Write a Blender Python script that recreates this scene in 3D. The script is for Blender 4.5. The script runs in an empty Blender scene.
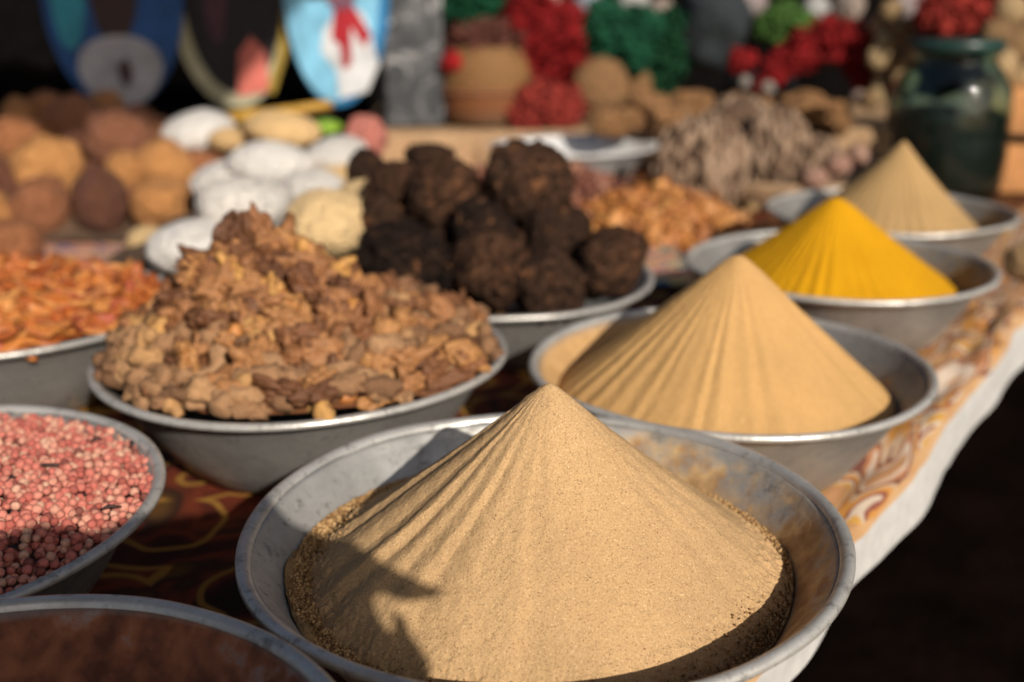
import bpy, bmesh, math, random
import numpy as np
from mathutils import Vector, Matrix, Euler, Quaternion

random.seed(7)
S = bpy.context.scene
COL = S.collection
# ------------------------------------------------------------------ camera model
F, PITCH, ROLL, CAMH = 1085.0, .308, -.009, .45
_cr, _sr = math.cos(ROLL), math.sin(ROLL)
_cp, _sp = math.cos(PITCH), math.sin(PITCH)


def at(px, py, z=None, Y=None):
    """world point seen at a pixel, at height z or at distance Y"""
    x = (px - 512) / F; y = -(py - 341) / F
    x, y = _cr * x - _sr * y, _sr * x + _cr * y
    d = Vector((x, _cp + y * _sp, -_sp + y * _cp))
    t = (z - CAMH) / d.z if z is not None else Y / d.y
    return Vector((0, 0, CAMH)) + d * t


def size(npx, Y):
    return npx * Y / F * 1.02


SUN = Vector((.36, -.806, .463)).normalized()

# ------------------------------------------------------------------ noise
def vnoise(P, freq=1.0, seed=0):
    P = np.asarray(P, dtype=np.float64) * freq + seed * 17.31
    i = np.floor(P).astype(np.int64); f = P - i
    f = f * f * (3 - 2 * f)

    def h(a, b, c):
        n = (a * 73856093) ^ (b * 19349663) ^ (c * 83492791)
        n = (n ^ (n >> 13)) * 1274126177
        n = n & 0x7fffffff
        n = (n ^ (n >> 15)) * 668265263 & 0x7fffffff
        return n / 0x7fffffff * 2.0 - 1.0
    r = 0
    for a in (0, 1):
        for b in (0, 1):
            for c in (0, 1):
                w = (f[:, 0] if a else 1 - f[:, 0]) * (f[:, 1] if b else 1 - f[:, 1]) * (f[:, 2] if c else 1 - f[:, 2])
                r = r + w * h(i[:, 0] + a, i[:, 1] + b, i[:, 2] + c)
    return r


def fbm(P, freq, octs=3, seed=0, gain=.5):
    r = 0; a = 1
    for k in range(octs):
        r = r + a * vnoise(P, freq * 2 ** k, seed + k); a *= gain
    return r

# ------------------------------------------------------------------ object helpers
def mesh_from(V, faces, name='mesh', smooth=True):
    me = bpy.data.meshes.new(name)
    V = np.asarray(V, dtype=np.float32)
    if isinstance(faces, np.ndarray):
        n, k = faces.shape
        me.vertices.add(len(V)); me.vertices.foreach_set('co', V.ravel())
        me.loops.add(n * k); me.polygons.add(n)
        me.polygons.foreach_set('loop_start', np.arange(0, n * k, k, dtype=np.int32))
        me.loops.foreach_set('vertex_index', faces.astype(np.int32).ravel())
        me.update(calc_edges=True)
    else:
        me.from_pydata(V.tolist(), [], [tuple(int(i) for i in f) for f in faces])
    me.validate()
    if smooth:
        me.polygons.foreach_set('use_smooth', np.ones(len(me.polygons), dtype=bool))
    me.update()
    return me


def obj(name, me, mat=None, parent=None, loc=None, rot=None, label=None):
    o = bpy.data.objects.new(name, me); COL.objects.link(o)
    if mat and me is not None and len(me.materials) == 0:
        me.materials.append(mat)
    if parent: o.parent = parent
    if loc is not None: o.location = loc
    if rot is not None: o.rotation_euler = rot
    if label: o['label'] = label
    return o


def tag(o, label=None, cat=None, group=None, kind=None):
    if label: o['label'] = label
    if cat: o['category'] = cat
    if group: o['group'] = group
    if kind: o['kind'] = kind
    return o


def thing(name, label, cat, loc=(0, 0, 0), rot=(0, 0, 0), group=None):
    o = bpy.data.objects.new(name, None); COL.objects.link(o)
    o.empty_display_size = .02
    o.location = loc; o.rotation_euler = rot
    return tag(o, label, cat, group)


def lathe(prof, n=96, cap0=False, cap1=False, wob=None):
    """prof = [(r,z)], returns V,faces"""
    prof = np.array(prof, float); m = len(prof)
    a = np.arange(n) * 2 * np.pi / n
    V = np.zeros((m, n, 3))
    V[:, :, 0] = prof[:, 0:1] * np.cos(a); V[:, :, 1] = prof[:, 0:1] * np.sin(a); V[:, :, 2] = prof[:, 1:2]
    V = V.reshape(-1, 3)
    i = np.arange(m - 1)[:, None] * n; j = np.arange(n)[None, :]; j2 = (j + 1) % n
    Fc = np.stack([i + j, i + j2, i + n + j2, i + n + j], -1).reshape(-1, 4)
    if cap0 or cap1:
        L = [tuple(f) for f in Fc.tolist()]
        if cap0: L.append(tuple(range(n - 1, -1, -1)))
        if cap1: L.append(tuple(range((m - 1) * n, m * n)))
        return V, L
    return V, Fc


_ICO = {}
def ico(sub):
    if sub not in _ICO:
        bm = bmesh.new(); bmesh.ops.create_icosphere(bm, subdivisions=sub, radius=1)
        V = np.array([v.co[:] for v in bm.verts]); Fc = np.array([[v.index for v in f.verts] for f in bm.faces])
        bm.free(); _ICO[sub] = (V, Fc)
    return _ICO[sub]


def blob(seed, sub=3, amp=.15, freq=1.5, sc=(1, 1, 1), octs=3, flat=0):
    V, Fc = ico(sub)
    d = 1 + amp * fbm(V, freq, octs, seed)
    V = V * d[:, None] * np.array(sc)
    return V, Fc


def tube(path, rad, n=8, seed=0, amp=0.0, freq=60, caps=True):
    path = np.array(path, float); m = len(path)
    rad = np.full(m, rad) if np.isscalar(rad) else np.array(rad, float)
    V = np.zeros((m, n, 3)); a = np.arange(n) * 2 * np.pi / n
    up = np.array([.13, .21, .97])
    for i in range(m):
        t = path[min(i + 1, m - 1)] - path[max(i - 1, 0)]; t = t / (np.linalg.norm(t) + 1e-9)
        x = np.cross(up, t)
        if np.linalg.norm(x) < .2: x = np.cross([1, 0, 0], t)
        x /= np.linalg.norm(x); y = np.cross(t, x); up = y
        up = np.cross(t, x)
        V[i] = path[i] + rad[i] * (np.cos(a)[:, None] * x + np.sin(a)[:, None] * y)
    V = V.reshape(-1, 3)
    if amp:
        c = np.repeat(path, n, 0); dd = V - c
        V = c + dd * (1 + amp * fbm(V, freq, 2, seed))[:, None]
    L = []
    for i in range(m - 1):
        for j in range(n):
            k = (j + 1) % n
            L.append((i * n + j, i * n + k, (i + 1) * n + k, (i + 1) * n + j))
    if caps:
        L.append(tuple(range(n - 1, -1, -1))); L.append(tuple(range((m - 1) * n, m * n)))
    return V, L


def join(parts):
    Vs = []; Fs = []; o = 0
    for V, Fc in parts:
        Vs.append(np.asarray(V)); Fs += [tuple(int(i) + o for i in f) for f in Fc]; o += len(V)
    return np.concatenate(Vs), Fs


def box(x0, x1, y0, y1, z0, z1):
    V = np.array([(x, y, z) for z in (z0, z1) for y in (y0, y1) for x in (x0, x1)], float)
    return V, [(0, 2, 3, 1), (4, 5, 7, 6), (0, 1, 5, 4), (2, 6, 7, 3), (0, 4, 6, 2), (1, 3, 7, 5)]


def bevel_mesh(me, w=.003, seg=2):
    bm = bmesh.new(); bm.from_mesh(me)
    bmesh.ops.bevel(bm, geom=list(bm.edges), offset=w, segments=seg, affect='EDGES', profile=.5)
    bm.to_mesh(me); bm.free(); return me


def extrude_poly(pts, th, axis='y'):
    """pts (x,z) -> plate of thickness th along y"""
    n = len(pts)
    V = [(p[0], -th / 2, p[1]) for p in pts] + [(p[0], th / 2, p[1]) for p in pts]
    L = [tuple(range(n)), tuple(range(2 * n - 1, n - 1, -1))]
    for i in range(n):
        j = (i + 1) % n; L.append((i, i + n, j + n, j))
    return np.array(V, float), L


def scatter_mesh(protos, xf, rnd, name):
    """one mesh from many transformed copies. xf: list of 4x4, with a per-face random attribute"""
    Vs = []; tri = []; att = []; off = 0; lens = []
    for k, M in enumerate(xf):
        V, Fc = protos[k % len(protos)]
        M = np.array(M)
        Vs.append(V @ M[:3, :3].T + M[:3, 3])
        for f in Fc:
            tri.append([int(i) + off for i in f])
        att += [rnd[k]] * len(Fc); off += len(V)
    me = mesh_from(np.concatenate(Vs), tri, name)
    a = me.attributes.new('rnd', 'FLOAT', 'FACE'); 
    if len(me.polygons) == len(att): a.data.foreach_set('value', np.array(att, dtype=np.float32))
    return me

# ------------------------------------------------------------------ materials
def nt(name):
    m = bpy.data.materials.new(name); m.use_nodes = True
    t = m.node_tree; t.nodes.clear()
    out = t.nodes.new('ShaderNodeOutputMaterial')
    b = t.nodes.new('ShaderNodeBsdfPrincipled')
    t.links.new(b.outputs[0], out.inputs[0])
    return m, t, b


def N(t, typ, **kw):
    n = t.nodes.new(typ)
    for k, v in kw.items():
        if k.startswith('i_'):
            n.inputs[k[2:].replace('_', ' ')].default_value = v
        else: setattr(n, k, v)
    return n


def ramp(t, fac, stops, interp='LINEAR'):
    r = t.nodes.new('ShaderNodeValToRGB'); r.color_ramp.interpolation = interp
    e = r.color_ramp.elements
    while len(e) < len(stops): e.new(.5)
    for i, (p, c) in enumerate(stops):
        e[i].position = p
        if not hasattr(c, '__len__'): c = (c, c, c)
        e[i].color = (*c, 1)
    t.links.new(fac, r.inputs[0]); return r.outputs[0]


def mix(t, fac, a, b, mode='MIX'):
    m = t.nodes.new('ShaderNodeMix'); m.data_type = 'RGBA'; m.blend_type = mode
    for s, v in ((0, fac), (6, a), (7, b)):
        if hasattr(v, 'is_linked') or hasattr(v, 'links'): t.links.new(v, m.inputs[s])
        elif hasattr(v, '__len__'): m.inputs[s].default_value = (*v[:3], 1)
        else: m.inputs[s].default_value = v
    return m.outputs[2]


def math_(t, op, a, b=0.0, clamp=False):
    m = t.nodes.new('ShaderNodeMath'); m.operation = op; m.use_clamp = clamp
    for s, v in ((0, a), (1, b)):
        if hasattr(v, 'links'): t.links.new(v, m.inputs[s])
        else: m.inputs[s].default_value = v
    return m.outputs[0]


def noise(t, scale, detail=3, vec=None, rough=.5, dist=0.0):
    n = t.nodes.new('ShaderNodeTexNoise'); n.inputs['Scale'].default_value = scale
    n.inputs['Detail'].default_value = detail; n.inputs['Roughness'].default_value = rough
    n.inputs['Distortion'].default_value = dist
    if vec: t.links.new(vec, n.inputs['Vector'])
    return n.outputs['Fac']


def coords(t, kind='Object'):
    return t.nodes.new('ShaderNodeTexCoord').outputs[kind]


def bump(t, b, h, strength=.5, dist=.002, prev=None):
    n = t.nodes.new('ShaderNodeBump'); n.inputs['Strength'].default_value = strength
    n.inputs['Distance'].default_value = dist
    t.links.new(h, n.inputs['Height'])
    if prev: t.links.new(prev, n.inputs['Normal'])
    t.links.new(n.outputs[0], b.inputs['Normal']); return n.outputs[0]


def setb(t, b, col=None, rough=None, metal=None, spec=None):
    for k, v in (('Base Color', col), ('Roughness', rough), ('Metallic', metal), ('Specular IOR Level', spec)):
        if v is None: continue
        if hasattr(v, 'links'): t.links.new(v, b.inputs[k])
        elif hasattr(v, '__len__'): b.inputs[k].default_value = (*v[:3], 1)
        else: b.inputs[k].default_value = v


def mat_powder(name, base, dark, light, scale=900, speck=.5, bstr=.6, bdist=.0008):
    m, t, b = nt(name); v = coords(t)
    big = noise(t, 14, 4, v)
    c = mix(t, ramp(t, big, [(.35, 0), (.7, 1)]), base, [x * .86 for x in base])
    fine = noise(t, scale * .75, 3, v, .75)
    c = mix(t, ramp(t, fine, [(.34, 1), (.50, 0)]), c, mix(t, .5, c, dark))
    c = mix(t, ramp(t, noise(t, scale * .8, 2, v, .7), [(.58, 0), (.74, .7)]), c, light)
    vo = N(t, 'ShaderNodeTexVoronoi'); vo.inputs['Scale'].default_value = scale * .42; t.links.new(v, vo.inputs['Vector'])
    dots = ramp(t, vo.outputs['Distance'], [(.10, 1), (.2, 0)])
    pick = ramp(t, noise(t, scale * .11, 2, v), [(.5, 0), (.58, speck)])
    c = mix(t, math_(t, 'MULTIPLY', dots, pick), c, dark)
    setb(t, b, c, .95, 0, .15)
    n1 = bump(t, b, noise(t, scale * .7, 3, v, .7), bstr, bdist)
    bump(t, b, noise(t, 120, 4, v, .6), .25, .0014, n1)
    return m


def mat_alu(name, dust=None, cover=0, side=None, zlo=.03, zhi=.085, rr=.38, tint=(.33, .315, .295), dust2=None, nz=28):
    """worn aluminium; optional powder residue clinging to the inner wall"""
    m, t, b = nt(name); v = coords(t)
    n = noise(t, 13, 7, v, .68); n2 = noise(t, 75, 5, v, .75)
    c = mix(t, ramp(t, n, [(.3, 0), (.7, 1)]), [x * .58 for x in tint], [min(1, x * 1.3) for x in tint])
    c = mix(t, ramp(t, n2, [(.54, 0), (.68, .75)]), c, (.15, .14, .13))
    metal = ramp(t, n, [(.3, .35), (.7, .65)])
    rough = ramp(t, n2, [(.3, rr), (.7, rr + .22)])
    # turning marks: rings round the axis
    sep = N(t, 'ShaderNodeSeparateXYZ'); t.links.new(v, sep.inputs[0])
    rad = math_(t, 'SQRT', math_(t, 'ADD', math_(t, 'POWER', sep.outputs[0], 2), math_(t, 'POWER', sep.outputs[1], 2)))
    cmb = N(t, 'ShaderNodeCombineXYZ'); t.links.new(rad, cmb.inputs[0]); t.links.new(sep.outputs[2], cmb.inputs[2])
    rings = noise(t, 260, 3, cmb.outputs[0], .6)
    if dust is not None:
        # residue: patchy noise, more of it low on the wall, and only on the inside
        hz = N(t, 'ShaderNodeMapRange'); t.links.new(sep.outputs[2], hz.inputs[0])
        hz.inputs[1].default_value = zhi; hz.inputs[2].default_value = zlo; hz.inputs[3].default_value = 0; hz.inputs[4].default_value = 1
        k = math_(t, 'ADD', math_(t, 'ADD', noise(t, nz, 7, v, .7), math_(t, 'MULTIPLY', math_(t, 'SUBTRACT', noise(t, 9, 2, v), .5), .5)), math_(t, 'MULTIPLY', hz.outputs[0], .30))
        if side is not None:
            dt = math_(t, 'ADD', math_(t, 'MULTIPLY', sep.outputs[0], side[0]), math_(t, 'MULTIPLY', sep.outputs[1], side[1]))
            k = math_(t, 'ADD', k, dt)
        geo = N(t, 'ShaderNodeNewGeometry')
        nd = N(t, 'ShaderNodeSeparateXYZ'); t.links.new(geo.outputs['Normal'], nd.inputs[0])
        inside = ramp(t, nd.outputs[2], [(.15, 0), (.25, 1)])
        rm = ramp(t, sep.outputs[2], [(.0, 1), (.099 if zhi < .12 else .103, 1), (.108, .0)])
        k2 = ramp(t, k, [(.60 - cover, 0), (.82 - cover, 1)])
        k3 = math_(t, 'MULTIPLY', math_(t, 'MULTIPLY', k2, inside), rm)
        dc = mix(t, ramp(t, noise(t, 60, 4, v), [(.35, 0), (.65, 1)]), dust, dust2 or [x * .6 for x in dust])
        c = mix(t, k3, c, dc)
        metal = mix(t, k3, metal, (0, 0, 0)); rough = mix(t, k3, rough, (.9, .9, .9))
    setb(t, b, c, rough, metal)
    n1 = bump(t, b, rings, .18, .0006)
    n1 = bump(t, b, n2, .35, .0016, n1)
    bump(t, b, noise(t, 16, 3, v), .35, .008, n1)
    return m


def mat_var(name, stops, rough=.8, nscale=60, namp=.35, bstr=.5, bdist=.002, attr=False, spec=.3, dark=None, spots=None):
    """colour varies from piece to piece and within a piece"""
    m, t, b = nt(name)
    v = coords(t, 'Object')
    if attr:
        a = N(t, 'ShaderNodeAttribute', attribute_name='rnd'); r = a.outputs['Fac']
        vv = v
    else:
        oi = N(t, 'ShaderNodeObjectInfo'); r = oi.outputs['Random']
        add = N(t, 'ShaderNodeVectorMath', operation='ADD'); t.links.new(v, add.inputs[0])
        cm = N(t, 'ShaderNodeCombineXYZ'); t.links.new(math_(t, 'MULTIPLY', r, 13.7), cm.inputs[0]); t.links.new(cm.outputs[0], add.inputs[1])
        vv = add.outputs[0]
    n = noise(t, nscale, 4, vv, .6)
    c = ramp(t, r, stops)
    dk = dark or [x * .35 for x in stops[len(stops) // 2][1]]
    c = mix(t, math_(t, 'MULTIPLY', ramp(t, n, [(.35, 1), (.6, 0)]), namp), c, dk)
    if spots: c = mix(t, ramp(t, noise(t, nscale * .6, 3, vv, .6), [(.60, 0), (.68, 1)]), c, spots)
    setb(t, b, c, rough, 0, spec)
    n1 = bump(t, b, n, bstr, bdist)
    bump(t, b, noise(t, nscale * 4, 3, vv, .6), bstr * .6, bdist * .3, n1)
    return m


def mat_plain(name, col, rough=.8, nscale=40, var=.25, bstr=.3, bdist=.002, spec=.3, metal=0):
    m, t, b = nt(name); v = coords(t)
    n = noise(t, nscale, 4, v, .6)
    c = mix(t, ramp(t, n, [(.35, 0), (.65, 1)]), [x * (1 - var) for x in col], [min(1, x * (1 + var)) for x in col])
    setb(t, b, c, rough, metal, spec)
    bump(t, b, n, bstr, bdist)
    return m

TAN = (.60, .36, .15)
M = {}
M['powder_a'] = mat_powder('tan_powder', (.53, .337, .168), (.13, .065, .025), (.78, .57, .32), 950, 1.0, .75, .0009)
M['powder_b'] = mat_powder('golden_tan_powder', (.55, .325, .128), (.24, .12, .045), (.70, .46, .22), 1000, .6, .6, .0009)
M['powder_c'] = mat_powder('yellow_powder', (.57, .28, .005), (.34, .14, .003), (.64, .34, .010), 900, .3, .5, .0008)
M['powder_d'] = mat_powder('beige_powder', (.41, .26, .115), (.20, .12, .05), (.54, .38, .19), 900, .3, .5, .0008)
M['alu_a'] = mat_alu('worn_aluminium_dusty', (.55, .36, .17), .0, (1.5, -.1), .05, .10, dust2=(.30, .165, .07), tint=(.46, .445, .42))
M['alu_b'] = mat_alu('worn_aluminium_golden_dust', (.52, .31, .13), .22, (-1.9, 0), .05, .115, dust2=(.44, .25, .10))
M['alu_c'] = mat_alu('worn_aluminium_brown_dust', (.34, .23, .11), .05, (1.2, .0), .05, .10)
M['alu'] = mat_alu('worn_aluminium')
M['alu_h'] = mat_alu('aluminium_red_brown_residue', (.36, .125, .055), .30, (0, 0), .05, .12, dust2=(.12, .038, .02), nz=60)

# ------------------------------------------------------------------ setting: ground, table, cloths
U = Vector((.5606, .8281, 0)); W = Vector((.8281, -.5606, 0)); E0 = Vector((.182, .701, 0))   # along / out from the table edge


def tw(u, s, z=0):   # table coordinates -> world
    p = E0 + U * u + W * s; return (p.x, p.y, z)

m, t, b = nt('dark_earth'); v = coords(t)
c = ramp(t, noise(t, 6, 6, v, .6), [(.3, (.003, .002, .0015)), (.7, (.009, .005, .004))])
setb(t, b, c, 1, 0, 0); bump(t, b, noise(t, 30, 5, v, .6), .5, .02)
gx = 60
g = obj('ground', mesh_from([(-gx, -gx, -.78), (gx, -gx, -.78), (gx, gx, -.78), (-gx, gx, -.78)], [(0, 1, 2, 3)]), m)
tag(g, kind='structure')

# --- table
m_wood = mat_plain('rough_timber', (.16, .10, .06), .85, 20, .4, .5, .003)
tb = thing('market_table', 'long timber market table hidden under the printed cloth', 'table', tw(1.2, -1.6, -.78), (0, 0, math.atan2(U.y, U.x)))
V, L = box(-2.1, 3.4, -1.60, 1.56, .735, .772)
obj('tabletop', bevel_mesh(mesh_from(V, L, smooth=False), .004), m_wood, tb)
for lx in (-1.9, 3.1):
    for ly in (-1.5, 1.42):
        V, L = box(lx, lx + .07, ly, ly + .07, .0, .733)
        obj('leg', bevel_mesh(mesh_from(V, L, smooth=False), .004), m_wood, tb)

# --- printed cloth: flat on the table, rolling over the edge
def cloth_pos(u, s):
    R = .018
    if s > R * math.pi / 2: s = R * math.pi / 2 + (s - R * math.pi / 2) * (.78 + .60 * min(1, max(0, u)))
    wav = .0
    if s <= 0:
        x, z = s, 0.
    elif s < R * math.pi / 2:
        a = s / R; x, z = R * math.sin(a), -R * (1 - math.cos(a))
    else:
        x, z = R + .03 * (s - R * math.pi / 2), -R - (s - R * math.pi / 2) * .99
    return x, z


def cloth_sheet(u0, u1, s0, s1, du, ds, seed, lift=0., thick=.0015, hang=1.0):
    nu = int((u1 - u0) / du) + 1; ns = int((s1 - s0) / ds) + 1
    V = []
    for i in range(nu):
        for j in range(ns):
            u = u0 + (u1 - u0) * i / (nu - 1); s = s0 + (s1 - s0) * j / (ns - 1)
            x, z = cloth_pos(u, s); V.append((u, x, z, s))
    V = np.array(V)
    P = np.stack([V[:, 0], V[:, 3], np.zeros(len(V))], 1)
    amp = np.clip((V[:, 3] + .16) / .14, 0, 1)
    n1 = fbm(P * [.45, 1.2, 1], 17, 3, seed)
    near = np.clip((V[:, 3] + .02) / .10, 0, 1)
    edge_w = .004 * np.sin(V[:, 0] * 19 + 1.3 * np.sin(V[:, 0] * 7)) + .007 * vnoise(P * [1, 0, 0], 7, seed + 5)
    x = V[:, 1] + near * edge_w + .003 * n1 * amp
    z = V[:, 2] + np.abs(n1) * .013 * amp * (V[:, 3] < .03) + lift
    w = np.array([tw(a, bb, c) for a, bb, c in zip(V[:, 0], x, z)])
    i = np.arange(nu - 1)[:, None] * ns; j = np.arange(ns - 1)[None]
    Fc = np.stack([i + j, i + j + 1, i + ns + j + 1, i + ns + j], -1).reshape(-1, 4)[:, ::-1]
    me = mesh_from(w, Fc, 'cloth')
    uv = me.uv_layers.new(name='UVMap')
    li = np.zeros(len(me.loops), dtype=np.int32); me.loops.foreach_get('vertex_index', li)
    uv.data.foreach_set('uv', np.stack([V[li, 0], V[li, 3]], 1).astype(np.float32).ravel())
    return me

# printed pattern in cloth coordinates (UV = metres along / across)
m, t, b = nt('printed_cloth'); uvn = N(t, 'ShaderNodeUVMap'); v = uvn.outputs[0]
sep = N(t, 'ShaderNodeSeparateXYZ'); t.links.new(v, sep.inputs[0])
# inner field: dark maroon with gold scrolls
vo = N(t, 'ShaderNodeTexVoronoi'); vo.inputs['Scale'].default_value = 9; t.links.new(v, vo.inputs['Vector'])
nd = noise(t, 9, 2, v)
ringv = math_(t, 'ADD', math_(t, 'MULTIPLY', vo.outputs['Distance'], 19), math_(t, 'MULTIPLY', nd, 9))
rings = ramp(t, math_(t, 'SINE', ringv), [(.80, 0), (.93, 1)])
field = ramp(t, noise(t, 7, 2, v, dist=1.5), [(.35, (.022, .008, .006)), (.47, (.05, .010, .007)), (.54, (.16, .03, .012)), (.62, (.03, .012, .008)), (.7, (.10, .045, .012))])
inner = mix(t, rings, field, (.30, .15, .03))
# border print: orange, yellow, white, plum
n2 = N(t, 'ShaderNodeTexNoise'); n2.inputs['Scale'].default_value = 17; n2.inputs['Detail'].default_value = 1.5; n2.inputs['Distortion'].default_value = .7
mp = N(t, 'ShaderNodeMapping'); mp.inputs['Scale'].default_value = (.28, 1.9, 1); t.links.new(v, mp.inputs[0]); t.links.new(mp.outputs[0], n2.inputs['Vector'])
border = ramp(t, n2.outputs['Fac'], [(.28, (.40, .21, .10)), (.38, (.48, .26, .06)), (.42, (.50, .40, .31)), (.45, (.22, .07, .05)), (.48, (.46, .21, .05)), (.52, (.42, .29, .19)), (.555, (.15, .055, .04)), (.585, (.38, .17, .08)), (.62, (.50, .40, .32)), (.67, (.42, .22, .11))], 'CONSTANT')
plain = mix(t, ramp(t, noise(t, 12, 3, v), [(.4, 0), (.6, 1)]), (.44, .25, .12), (.50, .31, .16))
bm_ = ramp(t, math_(t, 'ADD', sep.outputs[1], math_(t, 'MULTIPLY', nd, .02)), [(.0, 1), (.02, 1), (.028, 1)])
border = mix(t, math_(t, 'GREATER_THAN', math_(t, 'ADD', sep.outputs[1], math_(t, 'MULTIPLY', nd, .05)), .038), border, plain)
msk = math_(t, 'GREATER_THAN', math_(t, 'ADD', sep.outputs[1], math_(t, 'MULTIPLY', nd, .05)), -.115)
c = mix(t, msk, inner, border)
setb(t, b, c, .8, 0, .2)
wv = N(t, 'ShaderNodeTexWave'); wv.inputs['Scale'].default_value = 220; t.links.new(v, wv.inputs['Vector'])
n1 = bump(t, b, wv.outputs['Fac'], .25, .0006); bump(t, b, noise(t, 25, 4, v), .5, .004, n1)
M['print'] = m
tc = thing('printed_tablecloth', 'long printed tablecloth, maroon with gold scrolls and an orange and white border, under the bowls', 'tablecloth')
hem_s = .022
obj('printed_field', cloth_sheet(-.9, 4.6, -.42, hem_s, .012, .006, 3), M['print'], tc)
me = cloth_sheet(-.9, 4.6, -3.1, -.42, .1, .1, 3)
obj('printed_field', me, M['print'], tc)
M['hem'] = mat_plain('white_cotton_hem', (.47, .455, .44), .85, 60, .08, .4, .002, .2)
obj('hem', cloth_sheet(-.9, 4.6, hem_s, hem_s + .046, .012, .006, 3, 0), M['hem'], tc, label='plain white cotton hem hanging over the table edge')

# salmon printed cloth further back
m, t, b = nt('salmon_printed_cloth'); v = coords(t)
n_ = noise(t, 5.5, 2, v, .5, 1.8)
c = ramp(t, n_, [(.30, (.55, .25, .15)), (.40, (.10, .12, .20)), (.43, (.60, .29, .17)), (.50, (.62, .33, .19)), (.53, (.55, .42, .18)), (.56, (.05, .16, .25)), (.59, (.06, .20, .08)), (.62, (.58, .27, .16)), (.72, (.45, .15, .10))], 'CONSTANT')
vo = N(t, 'ShaderNodeTexVoronoi'); vo.inputs['Scale'].default_value = 7; t.links.new(v, vo.inputs['Vector'])
rg = ramp(t, math_(t, 'SINE', math_(t, 'MULTIPLY', vo.outputs['Distance'], 34)), [(.86, 0), (.95, .8)])
c = mix(t, rg, c, (.16, .12, .24))
setb(t, b, c, .85, 0, .2); bump(t, b, noise(t, 14, 4, v), .6, .01)
V = []; nx, ny = 90, 90
for i in range(nx):
    for j in range(ny):
        V.append((-1.75 + 2.05 * i / (nx - 1), 1.66 + 2.3 * j / (ny - 1), 0))
V = np.array(V)
V[:, 2] = .0085 + .004 * np.clip(fbm(V, 6, 3, 4), -1, 1)
V[:, 1] += .02 * vnoise(V, 5, 9) * (V[:, 1] < 1.72)
i = np.arange(nx - 1)[:, None] * ny; j = np.arange(ny - 1)[None]
Fc = np.stack([i + j, i + ny + j, i + ny + j + 1, i + j + 1], -1).reshape(-1, 4)
o = obj('patterned_cloth', mesh_from(V, Fc), m); tag(o, 'salmon cloth with blue and green motifs lying under the back piles', 'cloth')

# ------------------------------------------------------------------ bowls
def bowl(label, cx, cy, R=.2, rim_z=.11, mat='alu', seed=0, tilt=(0, 0)):
    k = R / .2
    th = thing('metal_bowl', label, 'bowl', (cx, cy, rim_z - .11), (tilt[0], tilt[1], 0 if mat in ('alu_a', 'alu_b', 'alu_c') else seed * 1.3), 'aluminium bowls of spices on the stall')
    dr = rim_z - .11
    z0 = .0015 - 0
    out = [(.0, z0), (.06, z0), (.100, z0 + .0005), (.116, .004), (.128, .013), (.141, .032), (.155, .053), (.170, .077), (.181, .0935), (.1895, .1022), (.1928, .1048)]
    inn = [(.1922, .1064), (.1890, .1030), (.1835, .0955), (.172, .078), (.157, .054), (.143, .034), (.130, .016), (.117, .0075), (.100, .0042), (.05, .004), (.0, .004)]
    prof = out + inn
    # smooth the profile
    prof = np.array(prof)
    V, Fc = lathe(prof, 160)
    a = np.arctan2(V[:, 1], V[:, 0]); r = np.hypot(V[:, 0], V[:, 1])
    wob = 1 + .005 * np.sin(2 * a + seed) + .002 * np.sin(5 * a + 2 * seed)
    V[:, 0] *= wob * k; V[:, 1] *= wob * k
    V[:, 2] += .0012 * np.sin(3 * a + seed) * (r / .19)
    den = .0015 * fbm(V, 12, 2, seed); V[:, 0] += den * np.cos(a); V[:, 1] += den * np.sin(a)
    obj('basin', mesh_from(V, Fc), M[mat], th)
    lip = [(.1912, .1052), (.1922, .1080), (.1942, .1096), (.1966, .1103), (.1990, .1098), (.2008, .1080), (.2010, .1052), (.1994, .1034), (.1968, .1032), (.1950, .1042), (.1932, .1046), (.1912, .1052)]
    V, Fc = lathe(lip, 160)
    a = np.arctan2(V[:, 1], V[:, 0]); r = np.hypot(V[:, 0], V[:, 1])
    wob = 1 + .005 * np.sin(2 * a + seed) + .002 * np.sin(5 * a + 2 * seed)
    V[:, 0] *= wob * k; V[:, 1] *= wob * k
    V[:, 2] += .0012 * np.sin(3 * a + seed) * (r / .19) + .0008 * vnoise(V, 18, seed)
    obj('rolled_rim', mesh_from(V, Fc), M['alu_rim'], th)
    return th

M['alu_rim'] = mat_alu('worn_aluminium_rim', rr=.30, tint=(.58, .555, .52))
A = (.020, .667); B = (.215, 1.030); C = (.434, 1.409); D = (.625, 1.775)
EE = (-.212, 1.052); FF = (-.020, 1.437); GG = (-.457, .699); HH = (-.247, .363); II = (-.595, 1.222)
bowl('large dull aluminium bowl in front, holding the sandy speckled powder cone', *A, .2025, .11, 'alu_a', 1)
bowl('aluminium bowl right behind the front one, holding the grooved golden tan cone', *B, .197, .100, 'alu_b', 2)
bowl('aluminium bowl holding the bright yellow powder cone', *C, .2, .11, 'alu_c', 3)
bowl('rearmost aluminium bowl on the right, holding the small beige cone before the jar', *D, .2, .11, 'alu_c', 4)
bowl('aluminium bowl heaped with knobbly brown root pieces', *EE, .207, .11, 'alu', 5)
bowl('aluminium bowl piled with dark rough balls', *FF, .212, .09, 'alu', 6)
bowl('aluminium bowl at the left edge filled with pink peppercorns', *GG, .199, .11, 'alu', 7)
bowl('bowl in the front left corner with its inside caked in red brown residue', *HH, .187, .125, 'alu_h', 8)
bowl('aluminium bowl at the left edge heaped with orange dried flakes', *II, .2, .11, 'alu', 9)

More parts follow.
